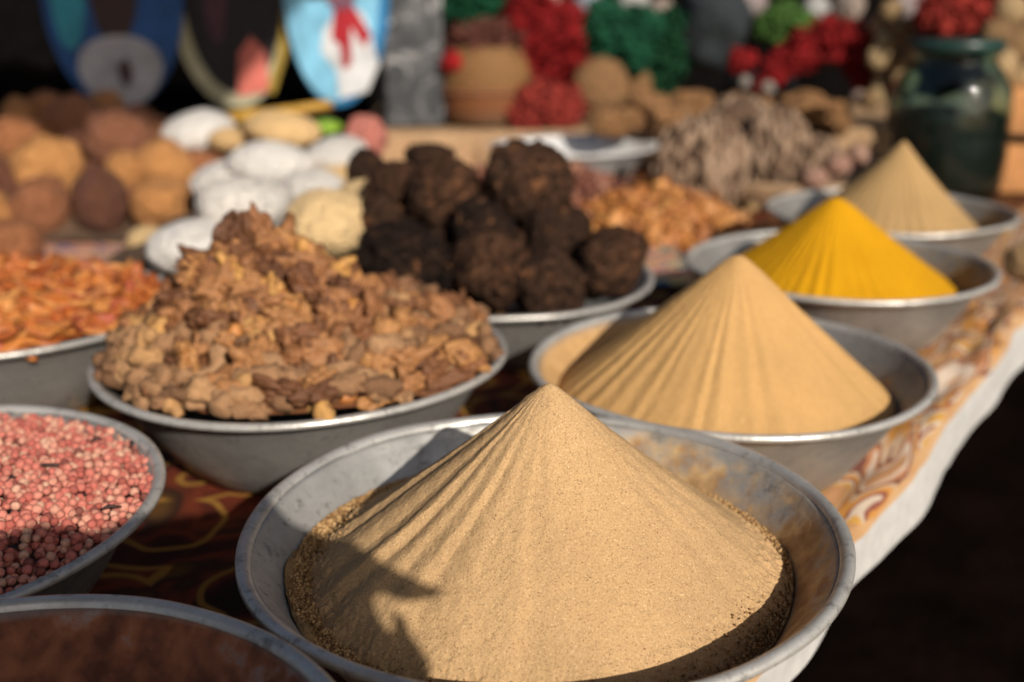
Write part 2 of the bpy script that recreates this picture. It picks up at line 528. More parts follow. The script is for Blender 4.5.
# low residue powder in the front left bowl
def disc_powder(cx, cy, R, z, amp, seed, n=120, m_=40, freq=30, dome=0):
    V = [(0, 0, 0)]
    for i in range(1, m_ + 1):
        for j in range(n):
            r = R * i / m_; a = 2 * math.pi * j / n
            V.append((r * math.cos(a), r * math.sin(a), 0))
    V = np.array(V); r = np.hypot(V[:, 0], V[:, 1])
    V[:, 2] = z + dome * (1 - (r / R) ** 2) + amp * fbm(V, freq, 4, seed)
    L = [(0, 1 + j, 1 + (j + 1) % n) for j in range(n)]
    for i in range(m_ - 1):
        for j in range(n):
            k = (j + 1) % n; p = 1 + i * n; q = p + n
            L.append((p + j, q + j, q + k, p + k))
    return mesh_from(V, L)

M['redpow'] = mat_powder('red_brown_powder', (.24, .082, .035), (.07, .025, .012), (.38, .17, .08), 500, .8, .6, .001)
o = obj('red_brown_powder', disc_powder(0, 0, .122, .024, .003, 3), M['redpow'], loc=(HH[0], HH[1], .015))
tag(o, 'shallow layer of red brown powder in the front left bowl', 'powder', kind='stuff')

# ------------------------------------------------------------------ powder cones
def cone(name, label, cx, cy, base_z, Rb, top_z, apex, mat, ridges, seed, tipr=.012, pw=1.0, na=720, nr=150, rough=.0008, skew=None, edge=.004, tilt=0.0, crumbly=0.0):
    """ridges(a, t) -> height change; a angle, t 0..1 from tip to foot"""
    t_ = (np.arange(nr + 1) / nr)
    a = np.arange(na) * 2 * np.pi / na
    T, Aa = np.meshgrid(t_, a, indexing='ij')
    H = top_z - base_z
    rb = Rb * (1 + .03 * np.sin(2 * Aa + seed) + .015 * np.sin(5 * Aa + seed * 2))
    r = rb * T
    # profile: straight slope with rounded tip and soft foot
    Te = (np.sqrt((T * Rb) ** 2 + tipr ** 2) - tipr) / Rb
    z = H * (1 - (Te / Te.max()) ** pw)
    foot = np.clip((T - .9) / .1, 0, 1); z = z - edge * foot ** 2
    X = r * np.cos(Aa) + (apex[0] - cx) * (1 - T); Y = r * np.sin(Aa) + (apex[1] - cy) * (1 - T)
    z = z + ridges(Aa, T) + tilt * np.minimum(Y, 0)
    P = np.stack([X, Y, z], -1).reshape(-1, 3)
    P[:, 2] += rough * fbm(P, 160, 3, seed) + rough * .9 * fbm(P, 22, 2, seed + 3) * np.clip(T.ravel() * 2, 0, 1)
    P[:, 2] += crumbly * np.clip((T.ravel() - .80) / .2, 0, 1) * (np.abs(fbm(P * [1, 1, 0], 170, 3, seed + 7)) - .2)
    P[:na] = P[:na].mean(0)
    rw = wall_r(P[:, 2] + base_z) + .0015; rr0 = np.hypot(P[:, 0], P[:, 1]); k_ = np.minimum(1, rw / np.maximum(rr0, 1e-6)); P[:, 0] *= k_; P[:, 1] *= k_
    i = np.arange(nr)[:, None] * na; j = np.arange(na)[None]; k = (j + 1) % na
    Fc = np.stack([i + j, i + na + j, i + na + k, i + k], -1).reshape(-1, 4)
    # skirt down to base
    me = mesh_from(P, Fc)
    o = obj(name, me, M[mat], loc=(cx, cy, base_z))
    tag(o, label, 'powder cone', 'powder cones in bowls')
    return o


def wall_r(z):   # inner radius of the bowl wall at height z
    return np.interp(z, [.004, .0075, .016, .034, .054, .078, .0955, .1030, .1064], [.100, .117, .130, .143, .157, .172, .1835, .1890, .1922])


def saw(x):   # asymmetric groove profile 0..1
    f = x - np.floor(x)
    return .5 + .5 * np.minimum(f / .7, (1 - f) / .3) + .0 * f


rng = np.random.default_rng(5)
def comb(x, up=.14):   # sharp step up, long gentle fall: the print of a board drawn round the heap
    f = x - np.floor(x)
    return np.where(f < up, .5 - .5 * np.cos(np.pi * f / up), (1 - f) / (1 - up))


def ridge_a(a, t):
    a = a + .035 * np.sin(t * 4 + 2 * np.sin(a * 3)) + .02 * np.sin(t * 11 + a * 5)
    x = a / (2 * np.pi) * 23 + .30 * np.sin(a * 3 + 1) + .14 * np.sin(a * 8 + 2)
    left = np.exp(-(((a - 3.35 + np.pi) % (2 * np.pi) - np.pi) / .75) ** 2)
    h = .0012 + .0042 * left
    h = h * (.75 + .35 * np.sin(a * 11 + 1))
    return h * (comb(x, .68) - .5) * np.clip(t * 1.9 - .06, 0, 1) * np.clip((1.03 - t) * 5, 0, 1)


def ridge_n(n, h, seed):
    ph = rng.uniform(-.25, .25, 400)
    def f(a, t):
        x = a / (2 * np.pi) * n
        x = x + .30 * np.sin(a * 3 + seed) + .16 * np.sin(a * 7 + 2 * seed) + .07 * np.sin(a * 17 + seed)
        var = np.clip(.6 + .35 * np.sin(a * 5 + seed * 3) + .3 * np.sin(a * 13 + seed), .1, 1.2)
        return h * (comb(x, .62) - .5) * np.clip(t * 1.6, .0, 1) * var * np.clip((1.03 - t) * 6, 0, 1)
    return f

cone('sandy_powder_cone', 'sandy tan speckled powder cone in the large front bowl', A[0], A[1], .076, .163, .208, (.024, .667), 'powder_a', ridge_a, 1, .010, .86, 1200, 220, .0005, tilt=.13, crumbly=.006)
cone('golden_powder_cone', 'golden tan powder cone combed with straight grooves, second bowl from the front', B[0] - .004, B[1], .064, .167, .208, (.221, 1.03), 'powder_b', ridge_n(38, .0028, 1), 2, .010, .95, 900, 120, .0004)
cone('yellow_powder_cone', 'bright yellow powder cone', C[0] - .004, C[1], .078, .160, .195, (.427, 1.409), 'powder_c', ridge_n(46, .0028, 2), 3, .020, .86, 700, 80, .0003)
cone('beige_powder_cone', 'small beige powder cone standing in front of the glass jar', D[0] - .003, D[1], .066, .160, .220, (.640, 1.775), 'powder_d', ridge_n(40, .0036, 3), 4, .007, .86, 600, 80, .0003)

# crumbs round the foot of the front cone
def crumb_mesh(cx, cy, prof, n, seed, smin, smax, amin=0, amax=2 * math.pi, rmin=.125, rmax=.165):
    rg_ = np.random.default_rng(seed); V0, F0 = ico(1)
    Vs = []; Fs = []; att = []
    V1 = [V0 * (1 + .35 * vnoise(V0, 1.7, s))[:, None] for s in range(6)]
    for i in range(n):
        a = rg_.uniform(amin, amax); r = rmax - (rmax - rmin) * abs(rg_.normal(0, .27)) 
        if r < rmin * .8: r = rmin
        s = smin + (smax - smin) * rg_.random() ** 3
        x, y = r * math.cos(a), r * math.sin(a)
        z_ = max(prof(r) + .13 * min(y, 0), .067 - .045 * x + .01 * y + (.005 if r > .158 else 0)); r2 = min(r, float(wall_r(z_)) - .001); x, y = r2 * math.cos(a), r2 * math.sin(a)
        Vs.append(V1[i % 6] * s + [x, y, z_ - .10 * y + s * .2 + .10 * y + rg_.uniform(0, .0015)]); Fs.append(F0 + i * len(V0)); att += [rg_.random()] * len(F0)
    me = mesh_from(np.concatenate(Vs), np.concatenate(Fs), 'crumbs', smooth=False)
    at_ = me.attributes.new('rnd', 'FLOAT', 'FACE'); at_.data.foreach_set('value', np.array(att, dtype=np.float32))
    return me
M['crumb'] = mat_var('powder_crumbs', [(0, (.17, .09, .04)), (.35, (.30, .17, .07)), (.6, (.50, .30, .13)), (1, (.62, .41, .2))], .95, 300, .2, .2, .001, True, .1)
def prof_a(r):
    T = min(r / .163, 1)
    return .076 + .132 * (1 - T ** .88)
o = obj('powder_crumbs', crumb_mesh(*A, prof_a, 24000, 3, .0004, .0013, rmin=.132, rmax=.172), M['crumb'], loc=(A[0], A[1], 0))
tag(o, 'brown and tan crumbs scattered round the foot of the front cone', 'crumbs', kind='stuff')

# ------------------------------------------------------------------ pink peppercorns
def hp(r): return .1030 + .018 * (1 - (r / .187) ** 2)
pts = []
rg_ = np.random.default_rng(11); cell = .0062; gridd = {}
tries = 0
while tries < 60000:
    tries += 1
    a = rg_.uniform(0, 2 * math.pi); r = .1900 * math.sqrt(rg_.random()); x, y = r * math.cos(a), r * math.sin(a)
    k = (int(x // cell), int(y // cell)); ok = True
    for dx in (-1, 0, 1):
        for dy in (-1, 0, 1):
            for q in gridd.get((k[0] + dx, k[1] + dy), ()):
                if (q[0] - x) ** 2 + (q[1] - y) ** 2 < .0056 ** 2: ok = False
    if ok:
        gridd.setdefault(k, []).append((x, y)); pts.append((x, y))
P = np.array(pts)
bumpz = .004 * fbm(np.c_[P, np.zeros(len(P))], 60, 2, 2) + rg_.uniform(-.0015, .0015, len(P))
wx = P[:, 0] + GG[0]; wy = P[:, 1] + GG[1]; wz = hp(np.hypot(P[:, 0], P[:, 1])) + bumpz
def proj(x, y, z):
    z = z - CAMH; Dp = y * _cp - z * _sp; Up = y * _sp + z * _cp
    return 512 + x / Dp * F, 341 - Up / Dp * F, Dp
px, py, dd = proj(wx, wy, wz)
vis = (px > -4) & (py < 686)
order = np.argsort(np.where(vis, dd, 99))
pink = [(0, (.14, .04, .03)), (.12, (.44, .10, .075)), (.35, (.56, .155, .12)), (.65, (.65, .25, .18)), (.9, (.66, .39, .27)), (1, (.52, .16, .12))]
M['pepper'] = mat_var('pink_peppercorn', pink, .8, 260, .4, .8, .0014, False, .4)
M['pepper_s'] = mat_var('pink_peppercorn_mass', pink, .8, 260, .4, .8, .0014, True, .4)
pp = [mesh_from(*[(v_ * .0035, f_) for v_, f_ in [blob(s, 2, .12, 2.2)]][0]) for s in range(4)]
for m_ in pp: m_.materials.append(M['pepper'])
ind = order[:300]
for n_i, i in enumerate(ind):
    o = obj('peppercorn', pp[n_i % 4], None, loc=(wx[i], wy[i], wz[i]), rot=(rg_.uniform(0, 6), rg_.uniform(0, 6), 0)); s = rg_.uniform(.66, 1.15); o.scale = (s, s, s)
    tag(o, 'round pink peppercorn near the front of the peppercorn bowl', 'peppercorn', 'pink peppercorns in the left bowl')
rest = [i for i in range(len(P)) if i not in set(ind.tolist())]
V0, F0 = ico(2)
VV = [blob(s, 2, .12, 2.2)[0] * .0035 for s in range(5)]
Vs = []; Fs = []; att = []
allp = [(wx[i] - GG[0], wy[i] - GG[1], wz[i]) for i in rest]
for q in range(2600):   # a second layer beneath
    a = rg_.uniform(0, 6.283); r = .181 * math.sqrt(rg_.random()); allp.append((r * math.cos(a), r * math.sin(a), hp(r) - .0045 + rg_.uniform(-.001, .001)))
for n_i, p_ in enumerate(allp):
    s = rg_.uniform(.78, 1.12)
    Vs.append(VV[n_i % 5] * s + p_); Fs.append(F0 + n_i * len(V0)); att.append(rg_.random())
me = mesh_from(np.concatenate(Vs), np.concatenate(Fs), 'peppercorn_mass')
a_ = me.attributes.new('rnd', 'FLOAT', 'FACE'); a_.data.foreach_set('value', np.repeat(np.array(att, dtype=np.float32), len(F0)))
o = obj('peppercorn_mass', me, M['pepper_s'], loc=(GG[0], GG[1], 0)); tag(o, 'mass of pink peppercorns filling the left bowl', 'peppercorns', 'pink peppercorns in the left bowl', 'stuff')
# dark twigs among the peppercorns
M['twig'] = mat_plain('dark_twig', (.05, .03, .025), .8, 80, .4)
for k, (qx, qy, L_, ang, lab) in enumerate(((52, 467, .030, .1, 'longest dark twig, lying in the middle of the pink peppercorns'), (12, 480, .012, 1.2, 'short dark twig at the left edge of the pink peppercorns'),
                         (97, 440, .009, .7, 'tiny dark twig near the back of the pink peppercorns'), (132, 445, .014, 2.2, 'dark twig at the right rim of the pink peppercorns'), (112, 508, .013, .4, 'dark twig close to the front rim of the peppercorn bowl'))):
    p = at(qx, qy, z=.114)
    V, L = tube([(-L_ / 2, 0, 0), (-L_ * .2, .0015, .001), (L_ * .1, -.001, .002), (L_ / 2, .001, .0)], [.0006, .0014, .0012, .0004], 6, k, .3, 300)
    tag(obj('twig', mesh_from(V, L), M['twig'], loc=p, rot=(0, .1, ang)), lab, 'twig')

# ------------------------------------------------------------------ heaps of pieces
def root_proto(seed, L_=.050, R_=.0115):
    r = np.random.default_rng(seed); n = 9
    bend = r.uniform(-.4, .4); 
    tt = np.linspace(-.5, .5, n)
    path = np.stack([tt * L_, bend * L_ * (tt ** 2) * 1.6 + .002 * np.sin(tt * 9 + seed), .0025 * np.sin(tt * 7 + seed * 2)], 1)
    rad = R_ * (1 + .08 * np.sin(tt * 11 + seed) + r.uniform(-.14, .14, n)); rad[0] *= .75; rad[-1] *= .75
    parts = [tube(path, rad, 12, seed, .50, 115)]
    if seed % 3 != 0:
        i = int(r.integers(2, n - 2)); a = r.uniform(0, 6.28); d = np.array([r.uniform(-.5, .5), math.cos(a), math.sin(a)]); d /= np.linalg.norm(d)
        ln = r.uniform(.014, .022)
        parts.append(tube([path[i], path[i] + d * ln * .6, path[i] + d * ln], [R_ * .85, R_ * .75, R_ * .45], 8, seed + 9, .25, 120))
    return join(parts)


def gnarl_proto(seed):
    r = np.random.default_rng(seed + 100)
    V, Fc = blob(seed + 50, 4, .55, 1.7, (.025, .013, .011), 5); V = V * (1 - .22 * np.abs(vnoise(V, 95, seed)))[:, None]
    parts = [(V, Fc)]
    for k in range(2):
        a, bb = r.uniform(0, 6.28), r.uniform(-1, 1); d = np.array([math.cos(a), math.sin(a), bb]); d /= np.linalg.norm(d)
        parts.append(tube([d * .002, d * .016, d * .027 + [.002, 0, .002]], [.008, .006, .003], 7, seed + k, .4, 150))
    return join(parts)


def chunk_proto(seed, sc=(.011, .010, .009)):
    V, Fc = ico(2); r = np.random.default_rng(seed)
    V = V.copy()
    for k in range(9):
        n = r.normal(size=3); n /= np.linalg.norm(n); d = r.uniform(.55, .85)
        s = V @ n; over = np.clip(s - d, 0, None); V -= over[:, None] * n
    V = V * (1 + .08 * fbm(V, 2.5, 2, seed))[:, None] * np.array(sc)
    return V, Fc


def flake_proto(seed, L_=.060, W_=.0100, th=.0022):
    r = np.random.default_rng(seed); n, m_ = 12, 5
    cu, tw_ = r.uniform(.2, 1.1), r.uniform(-1.8, 1.8); V = []
    for side in (0, 1):
        for i in range(n):
            u = i / (n - 1) - .5
            w = W_ * (1 - (2 * abs(u)) ** 3) * (.8 + .25 * math.sin(u * 11 + seed)) + .0015
            for j in range(m_):
                v_ = j / (m_ - 1) - .5
                a = tw_ * u * 1.5
                y, z = v_ * w * 2 * math.cos(a), v_ * w * 2 * math.sin(a)
                x = L_ * u; z += cu * L_ * u * u * 1.2 + .25 * W_ * (2 * v_) ** 2 * 1.2
                V.append((x, y, z + (th / 2 if side else -th / 2)))
    V = np.array(V); V += .0012 * fbm(V, 90, 2, seed)[:, None]
    L = []
    o = n * m_
    for i in range(n - 1):
        for j in range(m_ - 1):
            q = i * m_ + j; L.append((q, q + 1, q + m_ + 1, q + m_)); L.append((o + q, o + q + m_, o + q + m_ + 1, o + q + 1))
    for i in range(n - 1):
        for j in (0, m_ - 1):
            q = i * m_ + j; f = (q, q + m_, o + q + m_, o + q); L.append(f if j == 0 else f[::-1])
    for j in range(m_ - 1):
        for i in (0, n - 1):
            q = i * m_ + j; f = (q, o + q, o + q + 1, q + 1); L.append(f if i == 0 else f[::-1])
    return V, L


def heap(cx, cy, R, Hf, spacing, n_ind, kinds, stuff_name, stuff_label, stuff_cat, group, seed, tilt=.6, core=None, layers=2, lift=.004, rimfix=None):
    """kinds: function(x,y,z,rand) -> (name, label, cat, proto list [(V,F)], material, material for mass, scale)"""
    r = np.random.default_rng(seed)
    pts = []; tries = 0
    while tries < 9000:
        tries += 1
        a = r.uniform(0, 6.283); rr = R * math.sqrt(r.random()); x, y = rr * math.cos(a), rr * math.sin(a)
        z = Hf(x, y)
        if all((x - q[0]) ** 2 + (y - q[1]) ** 2 + (z - q[2]) ** 2 > spacing ** 2 for q in pts): pts.append((x, y, z))
    e = .004; items = []
    for (x, y, z) in pts:
        nx = -(Hf(x + e, y) - Hf(x - e, y)) / (2 * e); ny = -(Hf(x, y + e) - Hf(x, y - e)) / (2 * e)
        nrm = Vector((nx, ny, 1)).normalized()
        yaw = r.uniform(0, 6.283); 
        edge_ = rimfix is not None and math.hypot(x, y) > rimfix
        if edge_: yaw = math.atan2(y, x) + math.pi / 2 + r.uniform(-.35, .35)
        tx = Vector((math.cos(yaw), math.sin(yaw), 0)); tx = (tx - nrm * tx.dot(nrm)).normalized()
        tl = .12 if edge_ else tilt
        tx = (tx + nrm * r.uniform(-tl, tl)).normalized(); ty = nrm.cross(tx).normalized(); tz = tx.cross(ty)
        roll = Matrix.Rotation(r.uniform(0, 6.283), 3, 'X')
        M3 = Matrix((tx, ty, tz)).transposed() @ roll
        jit = r.uniform(-.3, 1.0) * lift
        loc = Vector((cx + x, cy + y, z)) + nrm * jit
        q = proj(loc.x, loc.y, loc.z)
        face = nrm.dot((Vector((0, 0, CAMH)) - loc).normalized())
        items.append((loc, M3, q, face))
    seen = [it for it in items if -30 < it[2][0] < 1050 and it[3] > -.05]
    seen.sort(key=lambda it: it[2][2])
    ind = seen[:n_ind]; idset = set(id(i) for i in ind)
    cache = {}
    masses = {}
    for it in items:
        loc, M3, q, face = it
        nm, lab, cat, protos, mat, matm, sc = kinds(loc.x - cx, loc.y - cy, loc.z, r)
        k = int(r.integers(len(protos)))
        if id(it) in idset:
            if (nm, k) not in cache:
                cache[(nm, k)] = mesh_from(*protos[k]); cache[(nm, k)].materials.append(mat)
            o = obj(nm, cache[(nm, k)], None)
            o.matrix_world = Matrix.Translation(loc) @ M3.to_4x4() @ Matrix.Scale(sc, 4)
            tag(o, lab, cat, group)
        else:
            masses.setdefault('a', []).append((protos[k], Matrix.Translation(loc) @ M3.to_4x4() @ Matrix.Scale(sc, 4), r.random(), matm))
    for L_ in range(1, layers):
        for it in items:
            loc, M3, q, face = it
            nm, lab, cat, protos, mat, matm, sc = kinds(loc.x - cx, loc.y - cy, loc.z, r)
            k = int(r.integers(len(protos)))
            M4 = Matrix.Translation(loc + Vector((r.uniform(-.5, .5) * spacing, r.uniform(-.5, .5) * spacing, -.55 * spacing * L_))) @ Matrix.Rotation(r.uniform(0, 6), 4, 'Z') @ M3.to_4x4() @ Matrix.Scale(sc, 4)
            masses.setdefault('a', []).append((protos[k], M4, r.random(), matm))
    lst = masses.get('a', [])
    if lst or core:
        Vs = []; Fs = []; att = []; mi = []; mats = []; off = 0
        for (V, Fc), M4, rv, mm in lst:
            Mx = np.array(M4); Vs.append(V @ Mx[:3, :3].T + Mx[:3, 3] - [cx, cy, 0])
            Fs += [tuple(int(i) + off for i in f) for f in Fc]; off += len(V); att += [rv] * len(Fc)
            if mm not in mats: mats.append(mm)
            mi += [mats.index(mm)] * len(Fc)
        # core mound
        n, m_ = 64, 24; V = [(0, 0, Hf(0, 0) - core)]
        for i in range(1, m_ + 1):
            for j in range(n):
                x, y = R * i / m_ * math.cos(6.2832 * j / n), R * i / m_ * math.sin(6.2832 * j / n)
                V.append((x, y, Hf(x, y) - core))
        V = np.array(V); V[:, 2] += .004 * fbm(V, 50, 2, seed)
        L = [(0, 1 + j, 1 + (j + 1) % n) for j in range(n)]
        for i in range(m_ - 1):
            for j in range(n):
                k = (j + 1) % n; p = 1 + i * n; q = p + n; L.append((p + j, q + j, q + k, p + k))
        Vs.append(V); Fs += [tuple(i + off for i in f) for f in L]; att += [.2] * len(L); mi += [0] * len(L)
        me = mesh_from(np.concatenate(Vs), Fs, stuff_name)
        for mm in mats: me.materials.append(mm)
        if len(me.polygons) == len(att):
            a_ = me.attributes.new('rnd', 'FLOAT', 'FACE'); a_.data.foreach_set('value', np.array(att, dtype=np.float32))
            me.polygons.foreach_set('material_index', np.array(mi, dtype=np.int32))
        o = obj(stuff_name, me, None, loc=(cx, cy, 0)); tag(o, stuff_label, stuff_cat, group, 'stuff')
    return ind

rootc = [(0, (.17, .085, .045)), (.4, (.30, .16, .080)), (.75, (.40, .225, .115)), (.93, (.46, .25, .10)), (1, (.62, .33, .10))]
gnc = [(0, (.09, .033, .015)), (.35, (.23, .090, .034)), (.7, (.35, .155, .058)), (.94, (.44, .21, .07)), (1, (.56, .29, .08))]
for att_, sfx in ((False, ''), (True, '_mass')):
    M['root' + sfx] = mat_var('grey_brown_root' + sfx, rootc, .85, 130, .45, .8, .0025, att_, .2)
    M['gnarl' + sfx] = mat_var('red_brown_root' + sfx, gnc, .6, 140, .5, .8, .0025, att_, .4)
    M['orange' + sfx] = mat_var('orange_flake' + sfx, [(0, (.32, .07, .02)), (.3, (.47, .13, .03)), (.6, (.56, .20, .045)), (.85, (.64, .31, .10)), (1, (.36, .07, .04))], .5, 90, .5, .6, .002, att_, .4)
    M['amber' + sfx] = mat_var('amber_chunk' + sfx, [(0, (.24, .075, .02)), (.4, (.44, .16, .04)), (.8, (.58, .27, .08)), (1, (.30, .08, .03))], .5, 90, .6, .6, .002, att_, .4)
    M['dkred' + sfx] = mat_var('dark_red_flake' + sfx, [(0, (.14, .045, .03)), (.6, (.26, .10, .06)), (1, (.36, .17, .10))], .6, 90, .4, .6, .002, att_, .4)
rootP = [root_proto(s) for s in range(7)] + [(lambda V, Fc: (V * (1 + .34 * fbm(V, 105, 4, s_, .6) - .22 * np.abs(vnoise(V, 70, s_ + 4)))[:, None], Fc))(*(lambda q: (ico(3)[0] * [.027, .0135, .0125] * (1 - .25 * np.abs(vnoise(ico(3)[0], 1.3, q)))[:, None], ico(3)[1]))(s_ + 200)) for s_ in range(7)]; gnP = [gnarl_proto(s) for s in range(9)]
cutP = [chunk_proto(s, (.017, .013, .012)) for s in range(5)]

def H_E(x, y):
    q = math.hypot(x, y) / .19
    dx = x + .050
    r2 = math.hypot(dx / (.068 if dx < 0 else .100), y / .085)
    lump = .008 * math.sin(x * 75 + 1) * math.cos(y * 66)
    return .114 + .030 * (1 - min(q, 1.05) ** 3) + .072 * math.exp(-r2 * r2) + lump * (1 - min(1, q))

def kinds_E(x, y, z, r):
    f = .5 + (z - .140) * 15 + r.uniform(-.45, .45) + (x * 1.2)
    if r.random() < .035: return ('root_chip', 'small pale cut chip of root lying among the brown root pieces', 'root chip', cutP, M['amber'], M['amber_mass'], r.uniform(.6, .9))
    if f > .6: return ('gnarled_root', 'jagged red brown root piece in the upper part of the root heap', 'root', gnP, M['gnarl'], M['gnarl_mass'], r.uniform(.62, 1.08))
    return ('root_piece', 'blunt grey brown root piece in the lower part of the root heap', 'root', rootP, M['root'], M['root_mass'], r.uniform(.66, .95))

heap(*EE, .1845, H_E, .0192, 300, kinds_E, 'root_heap', 'densely packed brown roots underneath and behind the heap', 'roots', 'brown root pieces heaped in the bowl', 21, .55, .007, 2, .010, .155)
# a few pieces standing up at the very top of the heap
for k, (qx, qy, sc, rot) in enumerate(((208, 262, 1.25, (0, .4, .3)), (228, 240, 1.1, (0, -1.2, .2)), (252, 243, 1.2, (.3, 1.3, .1)), (283, 245, 1.3, (.5, .4, 1.)), (262, 236, 1.0, (0, 1.5, .2)), (300, 258, 1.2, (.2, .2, .8)), (235, 262, 1.3, (.6, .3, 2.)), (270, 262, 1.3, (0, .5, 1.2)), (345, 285, 1.1, (0, .9, .3)))):
    o = obj('gnarled_root', mesh_from(*gnP[k % 9]), M['gnarl'], loc=at(qx, qy, Y=EE[1] + .01), rot=rot); o.scale = (sc,) * 3
    tag(o, 'jagged red brown root piece sticking up at the very top of the root heap', 'root', 'brown root pieces heaped in the bowl')

# orange flakes, left bowl
flP = [flake_proto(s) for s in range(8)]
def H_I(x, y): return .106 + .032 * (1 - min(math.hypot(x, y) / .18, 1.05) ** 2) + .004 * math.sin(x * 40) * math.cos(y * 33)
heap(*II, .166, H_I, .0150, 220, lambda x, y, z, r: ('dried_flake', 'curled orange dried flake in the heap at the left edge', 'dried flake', flP, M['orange'], M['orange_mass'], r.uniform(.7, 1.15)),
     'flake_heap', 'orange dried flakes packed in the left bowl', 'dried flakes', 'orange dried flakes in the left bowl', 22, .22, .010, 2, .007, .140)

# amber chunks on the salmon cloth, middle distance
amP = [chunk_proto(s + 20, (.026, .018, .014)) for s in range(6)] + [flake_proto(s + 30, .055, .014, .006) for s in range(3)]
kc = at(655, 204, z=.055); kx, ky = kc.x, kc.y
def H_K(x, y): return .012 + .062 * max(0, 1 - (math.hypot(x, y) / .175) ** 2) ** .8
heap(kx, ky, .175, H_K, .027, 160, lambda x, y, z, r: ('amber_piece', 'amber orange dried piece in the heap behind the dark balls', 'dried piece', amP, M['amber'], M['amber_mass'], r.uniform(.8, 1.15)),
     'amber_heap', 'amber orange dried pieces heaped behind the dark balls', 'dried pieces', 'amber dried pieces on the salmon cloth', 23, .5, .012, 2, .006)
# dark red granular heap behind it
rx_, ry_ = .045, 2.36
drP = [chunk_proto(s + 60, (.014, .011, .009)) for s in range(5)]
def H_R(x, y): return .014 + .085 * max(0, 1 - (math.hypot(x, y) / .27) ** 2)
heap(rx_, ry_, .26, H_R, .024, 170, lambda x, y, z, r: ('dark_red_piece', 'small dark red dried piece in the low heap before the wicker pot', 'dried piece', drP, M['dkred'], M['dkred_mass'], r.uniform(.8, 1.2)),
     'dark_red_heap', 'low heap of small dark red dried pieces before the wicker pot', 'dried pieces', 'dark red dried pieces', 24, .5, .010, 1, .005)

# ------------------------------------------------------------------ dark rough balls
M['ball'] = mat_var('dark_resin_ball', [(0, (.014, .009, .008)), (.35, (.065, .034, .022)), (.7, (.12, .060, .036)), (1, (.18, .085, .046))], .6, 5, .85, 1.0, .30, False, .2, (.010, .006, .004), (.30, .13, .06))
ballm = []
for s in range(5):
    V, Fc = blob(s + 3, 5, .17, 1.4, (1, .95, .9), 2)
    d = 1 + .055 * fbm(V, 8, 4, s, .75) - .07 * np.abs(vnoise(V, 3.6, s + 9)) + .06 * np.abs(vnoise(V, 11, s + 2))
    ballm.append(mesh_from(V * d[:, None], Fc)); ballm[-1].materials.append(M['ball'])
balls = [(405, 256, 42, 1.335, 'big dark ball at the left front of the ball bowl, beside the root heap'),
 (487, 268, 40, 1.300, 'dark brown ball in the middle of the front row, against the bowl rim'),
 (548, 288, 37, 1.275, 'small flattened dark ball lowest at the front rim'),
 (612, 263, 37, 1.345, 'rightmost dark ball, resting on the right rim of its bowl'),
 (486, 232, 35, 1.390, 'reddish dark ball right above the middle front one'),
 (556, 234, 36, 1.420, 'dark ball just below the topmost black one'),
 (527, 187, 42, 1.470, 'topmost and blackest ball of the dark pile'),
 (450, 203, 40, 1.490, 'large dark ball left of the topmost one'),
 (395, 190, 30, 1.560, 'dark ball at the back left, touching the cream lumps'),
 (430, 162, 22, 1.680, 'smallest dark ball, sticking up at the back of the pile'),
 (378, 222, 28, 1.470, 'dark ball at the far left side of the pile'),
 (365, 172, 20, 1.640, 'little dark ball half hidden behind the cream lump'),
 (425, 262, 32, 1.420, None), (520, 262, 34, 1.42, None), (580, 270, 30, 1.46, None), (450, 275, 30, 1.33, 'dark ball squeezed between the two biggest front balls')]
for k, (qx, qy, rp, Y, lab) in enumerate(balls):
    o = obj('dark_ball', ballm[k % 5], None, loc=at(qx, qy, Y=Y), rot=(k * 1.3, k * .7, k * 2.1)); r = size(rp, Y); o.scale = (r * 1.10, r * 1.03, r * .96)
    tag(o, lab or 'dark ball buried in the inside of the pile', 'dark ball', 'dark rough balls piled in a bowl')

